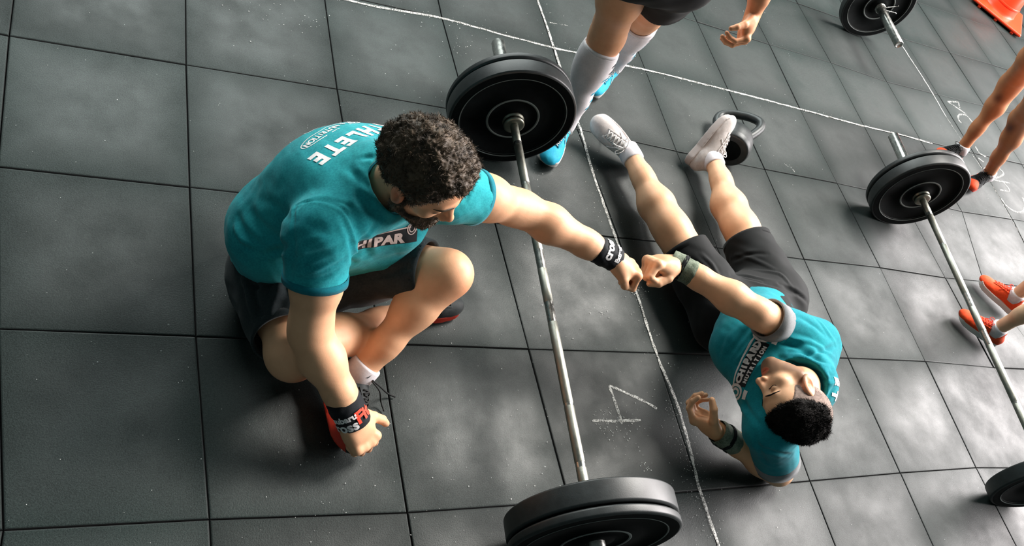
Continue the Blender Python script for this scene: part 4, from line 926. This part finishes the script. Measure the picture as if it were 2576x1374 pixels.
def chest_print(ink, s):
    "barbell over a row of block letters, on a dark backing"
    sc = lambda VF: ([(x[0] * s, x[1] * s) for x in VF[0]], VF[1])
    ink('print_backing', sc(poly2d([[(-.135, -.030), (.135, -.030), (.135, .010), (.12, .045), (.06, .028), (-.06, .028), (-.12, .045), (-.135, .010)]])), MT['dark_ink'], .0006)
    for x, ch in ((-.080, 'C'), (-.048, 'H'), (-.018, 'I'), (.008, 'P'), (.040, 'A'), (.074, 'R')):
        V, F = text_mesh(ch, .052, .0030); V = [(p[0] + x, p[1] - .008) for p in V]; ink('letter', sc((V, F)), MT['pink_ink'], .0012)
    ink('printed_bar', sc(poly2d([[(-.11, .030), (.11, .030), (.11, .036), (-.11, .036)]])), MT['pink_ink'], .0012)
    for x in (-.115, .115):
        for k, (rx, ry) in enumerate(((.017, .030), (.011, .020))):
            ink('printed_plate', sc(ring2d(x, .030, rx, ry, .004)), MT['pink_ink'], .0014)
seated_man()
print('seated', time.time() - T0)

# ------------------------------------------------------------------ the lying man
def lying_man():
    root = thing('person', 'man in teal T-shirt lying propped on one elbow with legs stretched out, fist raised', 'person', (2.3, -.9, 0))
    hipR, hipL = at(1945, 752, .125), at(1828, 805, .120)
    knR = at(1862, 572, .125); anR = at(1793, 402, .095); knL = at(1688, 575, .125); anL = at(1585, 388, .095)
    shR = at(2046, 866, .36); shL = at(1938, 1078, .275); elR = at(1903, 786, .43); wrR = at(1701, 665, .385); elL = at(1958, 1186, .055); wrL = at(1815, 1092, .105)
    pel = (hipL + hipR) / 2 + V3(.01, -.02, .0); nb = at(2018, 968, .36); belly = at(1885, 860, .24); che = at(1962, 930, .30)
    hc = at(1998, 1003, .385); U = img(-.10, .78, -.62); N = img(-.97, -.20, -.08); f, u, r = frame(N, U); FR = (hc, f, u, r); hs = 1.0
    lat0 = nrm(hipR - hipL); lat1 = nrm(shR - shL)
    pr = leg_prims(hipL, knL, anL, None, V3(.35, 0, -.9), 1.08, 1.16) + leg_prims(hipR, knR, anR, None, V3(-.2, 0, -.9), 1.08, 1.16)
    pr += arm_prims(shR, elR, wrR, .98, V3(0, 0, .3)) + arm_prims(shL, elL, wrL, .98)
    pr += [cone(pel, belly, .08, .08, .03), cone(belly, che, .08, .08, .03), cone(che, nb, .08, .05, .02), cone(nb, hc - u * .055 - f * .028, .054, .056, .02), cone(nb, shL, .045, .045, .02), cone(nb, shR, .045, .045, .02)] + head_prims(hc, f, u, r, hs)
    dR = nrm(at(1615, 660, .392) - wrR); nR = nrm(V3(0, .70, .75)); h1, _, t1, ax1 = hand(wrR + dR * .012, dR, nR, True, [(60, 92, 55), (72, 100, 62), (78, 100, 62), (80, 98, 60)], [(.022, .026, -.010), (.044, .036, -.036), (.074, .032, -.054), (.098, .020, -.058)], 1.05)
    dL = nrm(at(1740, 1040, .095) - wrL); nL = nrm(img(-.25, .85, .35)); h2, _, t2, ax2 = hand(wrL + dL * .010, dL, nL, False, [(36, 44, 24), (40, 52, 28), (44, 58, 30), (48, 62, 30)], [(.022, .028, -.012), (.046, .044, -.040), (.068, .042, -.070), (.088, .034, -.088)], 1.06)
    pr += h1 + h2
    spots = [(knL, .05, (1, .86, .78)), (knR, .05, (1, .86, .78)), (hc + r * .08, .026, (1., .70, .64)), (hc + f * .10 - u * .04, .02, (1., .80, .74)), (elR, .03, (1, .84, .76)), (wrL, .12, (1., .86, .70))]
    fine = [(hc - .145, hc + .145, .0023), handbox(wrR, dR, .115), handbox(wrL, dL, .115)]
    body = bake_body(root, pr, fine, MT['skin2'], spots, FR, (.42, .41, .42), (.80, .36, .34))
    low = [(.056, .060), (.040, .046), (.034, .02), (.028, -.028), (.012, -.03), (.004, .020), (-.020, .026), (-.036, -.02), (-.055, -.064), (-.13, -.066), (-.17, .02), (-.10, .10), (.04, .10)]
    hair(root, FR, hs, MT['stubble'], 'cropped_hair', .003, low, 25, ((60, .0003),), 3000, .003, .0004, None, .3, .005, .0028, 'closely cropped hair at the temples and nape', True)
    top = [(.120, .084), (.090, .076), (.060, .062), (.030, .054), (-.02, .052), (-.055, .050), (-.080, .070), (-.100, .11), (-.11, .17), (.13, .17)]
    hair(root, FR, hs, MT['hair2'], 'hair', .012, top, 23, ((10, .0026), (26, .0020), (60, .0010)), 26000, .011, .0005, (.25, .1, .7), .30, .012, .0026)
    face_bits(root, FR, hs, MT['hair2'], .55, body)
    lp = loc_to_world(np.array([(-.019, -.0725, .0885), (-.008, -.0705, .0965), (0, -.0715, .0985), (.008, -.0705, .0965), (.019, -.0725, .0885)]), hc, f, u, r, hs)
    # T-shirt
    upv = nrm(nb - pel); fn = nrm(np.cross(upv, lat1)); fn = fn if fn[2] > 0 else -fn
    w = .06
    sp = [cone(pel + lat0 * w, pel - lat0 * w, .115, .115, .03), cone(pel + lat0 * .05, belly + lat1 * .05, .112, .108, .05), cone(pel - lat0 * .04, belly - lat1 * .035, .108, .104, .05), cone(belly + lat1 * .05, che + lat1 * .075, .108, .112, .05), cone(belly - lat1 * .035, che - lat1 * .07, .104, .110, .05),
          cone(che, nb, .120, .080, .06), cone(nb, shR, .080, .080, .06), cone(nb, shL, .080, .078, .06), ell((shR + che) / 2, (.10, .10, .10), None, .05), ell((shL + che) / 2, (.095, .095, .095), None, .05)]
    a, sub = sleeve_prims(shR, elR, .66, .082, .0655, .005); a2, sub2 = sleeve_prims(shL, elL, .62, .080, .074); sp += a + a2 + sub + sub2
    hemc = pel + upv * .055; sp.append(func(lambda P: -(sum((P[i] - f32(hemc[i])) * f32(upv[i]) for i in range(3))), (0,) * 3, (1,) * 3, .006, 'i'))
    sp.append(cone(nb + nrm(hc - nb) * .03, hc - u * .05 - f * .02, .062, .082, .008, 's'))
    V, F = solid(sp, .0042)
    FL = [([(1835, 890), (1880, 830), (1905, 800)], .010, -.006), ([(1850, 910), (1890, 860), (1925, 835)], .008, .005), ([(1862, 930), (1905, 880), (1945, 850)], .009, -.005), ([(1815, 900), (1835, 850), (1870, 810)], .009, .003), ([(1930, 845), (2000, 870), (2085, 925)], .013, -.009), ([(1960, 850), (2030, 860), (2100, 900)], .009, .005), ([(1960, 900), (2040, 930), (2105, 950)], .009, -.008), ([(2000, 905), (2060, 915), (2110, 935)], .007, .004), ([(1985, 885), (2050, 890), (2100, 870)], .008, -.006), ([(2040, 940), (2080, 955), (2110, 955)], .007, -.005),
          ([(1870, 1000), (1885, 1040), (1915, 1070)], .010, -.006), ([(1850, 990), (1870, 1030), (1900, 1060)], .008, .004), ([(2080, 1005), (2100, 970), (2112, 930)], .008, -.004), ([(1990, 790), (2030, 810), (2080, 850)], .010, -.004), ([(2010, 770), (2060, 810), (2100, 860)], .008, .003), ([(1900, 1120), (1950, 1140), (1990, 1145)], .009, -.005), ([(1900, 1090), (1910, 1130), (1925, 1165)], .009, -.004)]
    V = creases(V, F, FL); V = puff(V, F, ((3.5, .0022), (8, .0014), (17, .0006))); V[:, 2] = np.maximum(V[:, 2], .004)
    shirt = mesh_obj('t_shirt', V, F, MT['teal'], root)
    cuff(root, 'sleeve_cuff', shR, elR, .82, .0640, .056, MT['greytrim'], .0025).__setitem__('label', 'grey sleeve cuff'); cuff(root, 'sleeve_cuff', shL, elL, .76, .073, .050, MT['greytrim'], .0025).__setitem__('label', 'grey sleeve cuff')
    nd = nrm(hc - nb); na = nrm(np.cross(nd, V3(1, .2, 0))); nc = np.cross(nd, na); P = [nb + nd * .036 + .066 * (na * math.cos(t) + nc * math.sin(t)) for t in np.linspace(0, 2 * math.pi, 41)]
    V, F = tube(P, [(.009, .004)] * 41, 8, False, nd); mesh_obj('neck_rib', V, F, MT['teal_dark'], root)
    bv = bvh(shirt); rl = root.location
    class B:
        def ray_cast(s, o, d):
            h, n, i, dd = bv.ray_cast(o - rl, d); return (h + rl if h else None), n, i, dd
    bw = B()
    def ink(o, u_, v_, n_):
        def g(name, VF, mat, off):
            V, F = on_surface(VF[0], VF[1], o, u_, v_, n_, bw, off)
            if F: mesh_obj(name, V, F, mat, root, smooth=False)
        return g
    co, cn = pixel_hit(bw, 1888, 912); p1 = pixel_hit(bw, 1915, 862)[0]; p2 = pixel_hit(bw, 1862, 962)[0]; cn = nrm(cn + img(0, 0, -1) * .5); cu = nrm(p1 - p2); cu = nrm(cu - cn * (cu @ cn)); cv = np.cross(cn, cu); g = ink(co, cu, cv, cn)
    chest_print2(g)
    # small corner of the back print, seen past the shoulder
    bo, bn = pixel_hit(bw, 2103, 985)
    if bo is None: bo = at(2085, 975, .33); bn = img(.75, .1, -.6)
    bu = nrm(img(-.4, .9, 0)); bu = nrm(bu - bn * (bu @ bn)); bvv = np.cross(bn, bu); g2 = ink(bo, bu, bvv, bn)
    for x, ch in ((-.030, 'E'), (.012, 'T')):
        V, F = text_mesh(ch, .044, .003); g2('letter', ([(p[0] + x, p[1]) for p in V], F), MT['white_ink'], .0016)
    # shorts
    e0 = lambda h, k, t: h + (k - h) * t
    sh = [cone(hipL, hipR, .122, .122, .03), cone(pel, pel + upv * .07, .135, .128, .03), cone(hipL, e0(hipL, knL, .40), .112, .100, .05), cone(e0(hipL, knL, .38), e0(hipL, knL, .76), .104, .094, .03, 'u', None, None, 0.), cone(hipR, e0(hipR, knR, .40), .112, .102, .05), cone(e0(hipR, knR, .38), e0(hipR, knR, .80), .106, .096, .03, 'u', None, None, 0.), cone(pel - V3(-.02, -.05, .02), e0(hipR, knR, .25) * .5 + e0(hipL, knL, .25) * .5, .09, .05, .06)]
    for h_, k_, t, rr in ((hipL, knL, .76, .087), (hipR, knR, .80, .089)):
        d = nrm(k_ - h_); e = e0(h_, k_, t); sh.append(cone(e - d * .035, e + d * .06, rr, rr, .003, 's'))
    V, F = solid(sh, .0045); V[:, 2] = np.maximum(V[:, 2], .004)
    FL = [([(1840, 655), (1890, 640), (1930, 640)], .008, -.004), ([(1840, 690), (1900, 700), (1960, 715)], .009, -.006), ([(1850, 640), (1900, 655), (1950, 680)], .007, .003), ([(1870, 700), (1940, 715), (2000, 740)], .009, -.007), ([(1740, 655), (1770, 680), (1790, 720)], .010, -.005), ([(1765, 640), (1790, 665), (1810, 700)], .008, .004), ([(1960, 715), (2000, 735), (2030, 760)], .008, -.006), ([(1900, 680), (1960, 690), (1990, 720)], .007, .004)]
    V = creases(V, F, FL); V = puff(V, F, ((5, .0020), (11, .0012))); V[:, 2] = np.maximum(V[:, 2], .004); mesh_obj('shorts', V, F, MT['short2'], root)
    for h_, k_, t, rr in ((hipL, knL, .765, .0925), (hipR, knR, .805, .0945)): cuff(root, 'shorts_hem', h_, k_, t, rr, .022, MT['short2'], .0020)
    # socks and shoes: left foot fallen outwards, right foot upright
    for kn, an, toe, heel, up, side, lab in ((knL, anL, at(1503, 285, .105), at(1612, 385, .045), V3(-.62, -.50, .60), 1, 'pale grey knit trainer with its lace end trailing on the floor'), (knR, anR, at(1842, 292, .235), at(1742, 402, .050), V3(.45, -.78, .35), -1, 'pale grey knit trainer beside the kettlebell')):
        sd = nrm(kn - an); V, F = tube([an + sd * .038, an + sd * .034, an + sd * .01, an - sd * .03], [.041, .0435, .044, .042], 32); sk = mesh_obj('sock', V, F, MT['whitesock'], root)
        fd = nrm(toe - heel); uu = nrm(up - fd * (up @ fd)); o = an - uu * .088
        shp = shoe(root, (o, fd, uu), side, MT['greyshoe'], MT['greysole'], MT['lace_w'], 1.0, label=lab, bow=True)
        if side == 1:
            P = [an + uu * .02 + fd * .045, an + fd * .06 + uu * .03 + V3(-.03, 0, 0), at(1535, 352, .05), at(1515, 346, .015), at(1500, 340, .006)]; V, F = tube(smooth_path(P, 6), .0021, 6); mesh_obj('lace_end', V, F, MT['lace_w'], shp)
    # wrist wraps with buckles
    for wr, el, nn, lab in ((wrR, elR, nR, 'olive camouflage wrist wrap with black strap on the raised wrist'), (wrL, elL, nL, 'olive camouflage wrist wrap with black strap on the resting wrist')):
        dw = nrm(wr - el); wc = wr - dw * .022; ob = wrap_band(root, wc, dw, .088, .0435, .0412, (nn, .94), MT['wrap2'], label=lab)
        n = nrm(nn - dw * (nn @ dw)); t = np.cross(dw, n); wrap_band(root, wc + dw * .002, dw, .016, .0445, .0440, (nn, .94), MT['black'], 'strap', 'black strap')
        for q in (-.022, .026):
            c = wc + dw * q; pts = [c + .0445 * (t * math.cos(a) + n * .92 * math.sin(a)) for a in np.linspace(-.9 if wr is wrR else 1.0, -.1 if wr is wrR else 1.8, 8)]; V, F = tube(pts, [(.0012, .006)] * 8, 6, True, n); mesh_obj('buckle', V, F, MT['black'], root, label='black buckle')
            c2 = c + dw * .002; pts = [c2 + .0465 * (t * math.cos(a) + n * .92 * math.sin(a)) for a in (np.linspace(-.95, -.80, 3) if wr is wrR else np.linspace(1.0, 1.15, 3))]; V, F = tube([pts[1] - dw * .009, pts[1] + dw * .009], [(.001, .0022)] * 2, 6, True, n); mesh_obj('buckle_pin', V, F, MT['chrome'], root)
def chest_print2(g):
    g('print_backing', poly2d([[(-.078, -.022), (.078, -.022), (.084, .026), (-.084, .026)]]), MT['dark_ink'], .0006)
    for x, ch in ((-.062, 'C'), (-.040, 'H'), (-.020, 'I'), (-.002, 'P'), (.018, 'A'), (.042, 'R'), (.062, 'D')):
        V, F = text_mesh(ch, .030, .0022); g('letter', ([(p[0] + x, p[1] + .012) for p in V], F), MT['white_ink'], .0012)
    for k, ch in enumerate('NUTRITION'):
        V, F = text_mesh(ch, .017, .0012); g('letter', ([(p[0] - .060 + .015 * k, p[1] - .014) for p in V], F), MT['white_ink'], .0012)
    g('printed_bar', poly2d([[(-.10, .031), (.10, .031), (.10, .037), (-.10, .037)]]), MT['white_ink'], .0012)
    for x in (-.098, .098):
        for k, (rx, ry, w) in enumerate(((.024, .034, .008), (.013, .020, .007))): g('printed_plate', ring2d(x, .016, rx, ry, w), MT['white_ink'], .0014)
        g('printed_plate', poly2d([[(x - .012, -.040), (x + .012, -.040), (x + .014, -.024), (x - .014, -.024)]]), MT['white_ink'], .0014)
lying_man()
print('lying', time.time() - T0)

# ------------------------------------------------------------------ the three standing people (cut by the frame, built whole)
def standing(label, loc, skin, joints, shirt, shorts, sh_leg, shoe_cfg, sock=None, head=True, s=1., hands=(), spots=(), ss=.30, back=V3(1, 0, 0), neck=None, torso_r=.11, extra=None, marks=None):
    J = {k: np.array(v, float) for k, v in joints.items()}; root = thing('person', label, 'person', loc)
    pel = (J['hL'] + J['hR']) / 2; che = J['che']; nb = J['nb']; hc = J['hd']; fwd = nrm(J['fw']); upv = nrm(nb - pel)
    f, u, r = frame(fwd + V3(0, 0, -.35), V3(0, 0, 1)); pr = []
    for a in 'LR': pr += leg_prims(J['h' + a], J['k' + a], J['a' + a], None, back, s)
    for a in 'LR': pr += arm_prims(J['s' + a], J['e' + a], J['w' + a], .92 * s)
    pr += [cone(pel, che, torso_r, torso_r * 1.08, .04), cone(che, nb, torso_r, .06, .05), cone(nb, hc - u * .055 - f * .025, .054, .052, .02), cone(nb, J['sL'], .055, .052, .05), cone(nb, J['sR'], .055, .052, .05)] + head_prims(hc, f, u, r, .97)
    fine = []
    for a, d, n, curl, th in hands:
        W_ = J['w' + a]; hp, _, _, _ = hand(W_ + nrm(d) * .008, d, n, a == 'R', curl, th, .95 * s); pr += hp; fine.append(handbox(W_, d, .11, .0026))
    V, F = solid(pr, .0055, fine); tn = tintv(V, spots)
    for k_, x_, y_, r_, col_ in (marks or ()):               # bruised patch on the knee, on the side that faces the room
        kn_ = J[k_]; dr = nrm(at(x_, y_, kn_[2]) - CC); w_ = V - CC; t_ = w_ @ dr; d_ = np.linalg.norm(w_ - t_[:, None] * dr, axis=1); m_ = (np.exp(-(d_ / r_) ** 2) * (np.linalg.norm(V - kn_, axis=1) < .16))[:, None]
        tn = tn * (1 - m_) + tn * np.array(col_) * m_
    mesh_obj('body', V, F, skin, root, tint=tn)
    hair(root, (hc, f, u, r), .97, MT['hair2'], 'hair', .016, HAIR_POLY, 41, ((12, .002),), 3000, .012, .0008, None, .4, .012, .005)
    lat = nrm(J['sR'] - J['sL']); lt0 = nrm(J['hR'] - J['hL'])
    sp = [cone(pel + lt0 * .05 + upv * .05, che + lat * .07, .105, .105, .05), cone(pel - lt0 * .05 + upv * .05, che - lat * .07, .105, .105, .05), cone(che, nb, .115, .07, .05), cone(nb, J['sL'], .072, .072, .05), cone(nb, J['sR'], .072, .072, .05)]
    for a in 'LR': x, y = sleeve_prims(J['s' + a], J['e' + a], .5, .074, .068); sp += x + y
    sp.append(cone(nb + nrm(hc - nb) * .03, hc - u * .05, .058, .08, .008, 's')); V, F = solid(sp, .006); mesh_obj('t_shirt', puff(V, F, ((5, .002),)), F, shirt, root)
    e0 = lambda h, k, t: h + (k - h) * t; L = sh_leg
    sh = [cone(J['hL'], J['hR'], .115, .115, .03), cone(pel, pel + upv * .10, .125, .112, .04)]
    LL = dict(L=L, R=L) if not isinstance(L, dict) else L
    for a in 'LR': sh += [cone(J['h' + a], e0(J['h' + a], J['k' + a], LL[a]), .112 * s, .104 * s, .03, 'u', None, None, 0.)]
    for a in 'LR':
        d = nrm(J['k' + a] - J['h' + a]); e = e0(J['h' + a], J['k' + a], LL[a]); sh.append(cone(e - d * .03, e + d * .06, .092 * s, .092 * s, .003, 's'))
    V, F = solid(sh, .006); mesh_obj('shorts', puff(V, F, ((6, .002),)), F, shorts, root)
    for a in 'LR':
        kn, an = J['k' + a], J['a' + a]; sd = nrm(kn - an); c = shoe_cfg; side = 1 if a == 'L' else -1
        fd = J['f' + a]; fd = nrm(fd)
        if sock: sock(root, kn, an, a)
        else: V, F = tube([an + sd * .018, an + sd * .012, an - sd * .03], [.036, .039, .040], 24); mesh_obj('sock', V, F, MT['whitesock'], root)
        up = J.get('u' + a, V3(0, 0, 1)); up = nrm(up - fd * (up @ fd)); o = an - up * .086
        o[2] = max(o[2], .003)
        shoe(root, (o, fd, up), side, c[0], c[1], c[2], .97 * s, toe=c[3], heel=c[4], label=c[5] + (' on the left foot' if a == 'L' else ' on the right foot'))
    return root
REST = [(25, 30, 18)] * 4; REST_TH = [(.022, .028, -.010), (.050, .046, -.022), (.078, .054, -.034), (.098, .050, -.042)]
# person with long white socks
def long_sock(root, kn, an, a):
    sd = nrm(an - kn); L = lambda t: kn + (an - kn) * t; bk = nrm(V3(.2, .9, .1)) * .012
    pr = [cone(L(.12), L(.24) + bk * .5, .0680, .0665, .02, 'u', None, 0.), cone(L(.24) + bk * .5, L(.40) + bk, .0665, .0620, .03), cone(L(.38) + bk, L(.70), .0620, .044, .03), cone(L(.68), L(1.0), .0445, .041, .03)]; hole = [cone(L(.12) - sd * .04, L(.12) + sd * .006, 0.0630, 0.0630, .003, 's')]
    V, F = solid(pr + hole, .0045); sk = mesh_obj('long_sock', V, F, MT['whitesock'], root)
    V, F = lathe(L(.12) - sd * .002, sd, [(0, .0600), (0, .0688), (.012, .0692), (.012, .0640)], 40); mesh_obj('sock_band', V, F, MT['whitesock'], sk)
    bv = bvh(sk); rl = root.location
    side = nrm(img(.95, .25, -.1)) if a == 'R' else nrm(img(.9, .5, -.1)); side = nrm(side - sd * (side @ sd)); tt = np.cross(sd, side)
    class B:
        def ray_cast(s, o, d):
            h, n, i, dd = bv.ray_cast(o - rl, d); return (h + rl if h else None), n, i, dd
    for k in range(7):
        if k == 3: continue
        o = L(.22 + .085 * k); w = .020 if k % 2 else .027
        VV, FF = poly2d([[(-w, -.005), (-w * .3, .004), (w * .4, -.003), (w, .006), (w * .9, -.004), (w * .3, -.011), (-w * .4, -.004)]]); ov, of = on_surface(VV, FF, o, tt, sd, side, B(), .0012, .12)
        if of: mesh_obj('knit_mark', ov, of, MT['bluepattern'] if k not in (0, 1) else MT['dark_ink'], sk, smooth=False)
aR = at(1422, 312, .10); kR = at(1527, 92, .475); aL = at(1545, 164, .10); kL = at(1624, 38, .495)
hR = at(1597, -110, .86); hL = at(1722, -70, .87)
wr = at(1893, 38, .76)
FW3 = V3(-.45, -.80, 0)
standing('person in long white socks with blue marks and black shorts standing behind the plates', (2.0, .05, 0), MT['skin3'],
         dict(hR=hR, kR=kR, aR=aR, hL=hL, kL=kL, aL=aL, che=(hR + hL) / 2 + V3(.02, -.06, .34), nb=(hR + hL) / 2 + V3(.02, -.16, .54), hd=(hR + hL) / 2 + V3(.00, -.25, .70), fw=FW3,
              sR=(hR + hL) / 2 + V3(-.15, -.09, .49), sL=(hR + hL) / 2 + V3(.17, -.20, .49), eR=(hR + hL) / 2 + V3(-.34, -.06, .27), eL=at(1965, -150, 1.0), wR=(hR + hL) / 2 + V3(-.16, -.22, .42), wL=wr,
              fR=at(1392, 388, .02) - at(1440, 290, .02), fL=at(1512, 212, .02) - at(1560, 150, .02)),
         MT['black'], MT['black'], dict(L=.50, R=.20), (MT['blueshoe'], MT['whitesole'], MT['lace_w'], None, None, 'sky blue trainer'), long_sock,
         hands=(('L', img(-.30, .90, .1), img(.90, .30, .1), [(62, 40, 25), (55, 42, 28), (50, 42, 25), (48, 45, 25)], [(.022, .028, -.010), (.046, .050, -.030), (.066, .060, -.055), (.078, .060, -.075)]),), back=V3(.35, .8, 0),
         spots=[(kR, .05, (1, .80, .70)), (wr, .12, (1, .80, .70))])
# person in black and red shoes
a1 = at(2421, 372, .10); k1 = at(2543, 212, .50); a2 = at(2488, 436, .10); k2 = at(2570, 300, .48); h1 = at(2662, 78, .90); h2 = at(2682, 178, .90); hp = (h1 + h2) / 2
standing('tanned person in black and red shoes with dark marks on the knees', (4.7, .3, 0), MT['skin4'],
         dict(hR=h1, kR=k1, aR=a1, hL=h2, kL=k2, aL=a2, che=hp + V3(-.06, 0, .34), nb=hp + V3(-.10, 0, .55), hd=hp + V3(-.16, 0, .72), fw=V3(-1, .1, 0), sR=hp + V3(-.08, .17, .50), sL=hp + V3(-.08, -.17, .50), eR=hp + V3(.0, .26, .24), eL=hp + V3(.0, -.26, .24), wR=hp + V3(-.02, .12, .12), wL=hp + V3(-.02, -.12, .12),
              fR=at(2338, 378, .02) - at(2415, 386, .02), fL=at(2425, 490, .02) - at(2482, 448, .02)),
         MT['black'], MT['black'], .20, (MT['black'], MT['redsole'], MT['lace_b'], MT['orangeshoe'], MT['lime'], 'black shoe with orange toe and lime heel'), None, s=.92,
         hands=(('L', V3(-.2, .9, -.3), V3(-.6, 0, .5), REST, REST_TH), ('R', V3(-.2, -.9, -.3), V3(-.6, 0, .5), REST, REST_TH)), back=V3(1, 0, 0), marks=[('kR', 2511, 247, .026, (.34, .28, .30)), ('kL', 2540, 322, .026, (.26, .22, .26))])
# person in orange shoes
a1 = at(2557, 742, .11); a2 = at(2512, 826, .11); f1 = nrm(at(2480, 695, .03) - at(2545, 760, .03)); f2 = nrm(at(2402, 773, .03) - at(2500, 850, .03)); f1[2] = f2[2] = 0
k1 = a1 + V3(-.06, .02, .42); k2 = a2 + V3(-.05, -.02, .42); h1 = a1 + V3(.04, -.04, .83); h2 = a2 + V3(.10, .02, .83); hp = (h1 + h2) / 2
standing('pale-legged person in bright orange running shoes standing over the right barbell', (4.15, -.75, 0), MT['skin5'],
         dict(hR=h1, kR=k1, aR=a1, hL=h2, kL=k2, aL=a2, che=hp + V3(.03, 0, .34), nb=hp + V3(.03, 0, .54), hd=hp + V3(.0, 0, .72), fw=V3(-.9, .3, 0), sR=hp + V3(.06, .16, .50), sL=hp + V3(0, -.17, .50), eR=hp + V3(.1, .22, .22), eL=hp + V3(.04, -.24, .22), wR=hp + V3(.0, .24, -.02), wL=hp + V3(-.08, -.24, -.02), fR=f1, fL=f2),
         MT['teal'], MT['black'], .4, (MT['orangeshoe'], MT['whitesole'], MT['red_ink'], None, None, 'bright orange running shoe'), None, s=.88,
         hands=(('L', V3(-.1, 0, -1), V3(0, -1, 0), REST, REST_TH), ('R', V3(-.1, 0, -1), V3(0, 1, 0), REST, REST_TH)), back=V3(1, 0, 0))
print('done', time.time() - T0)
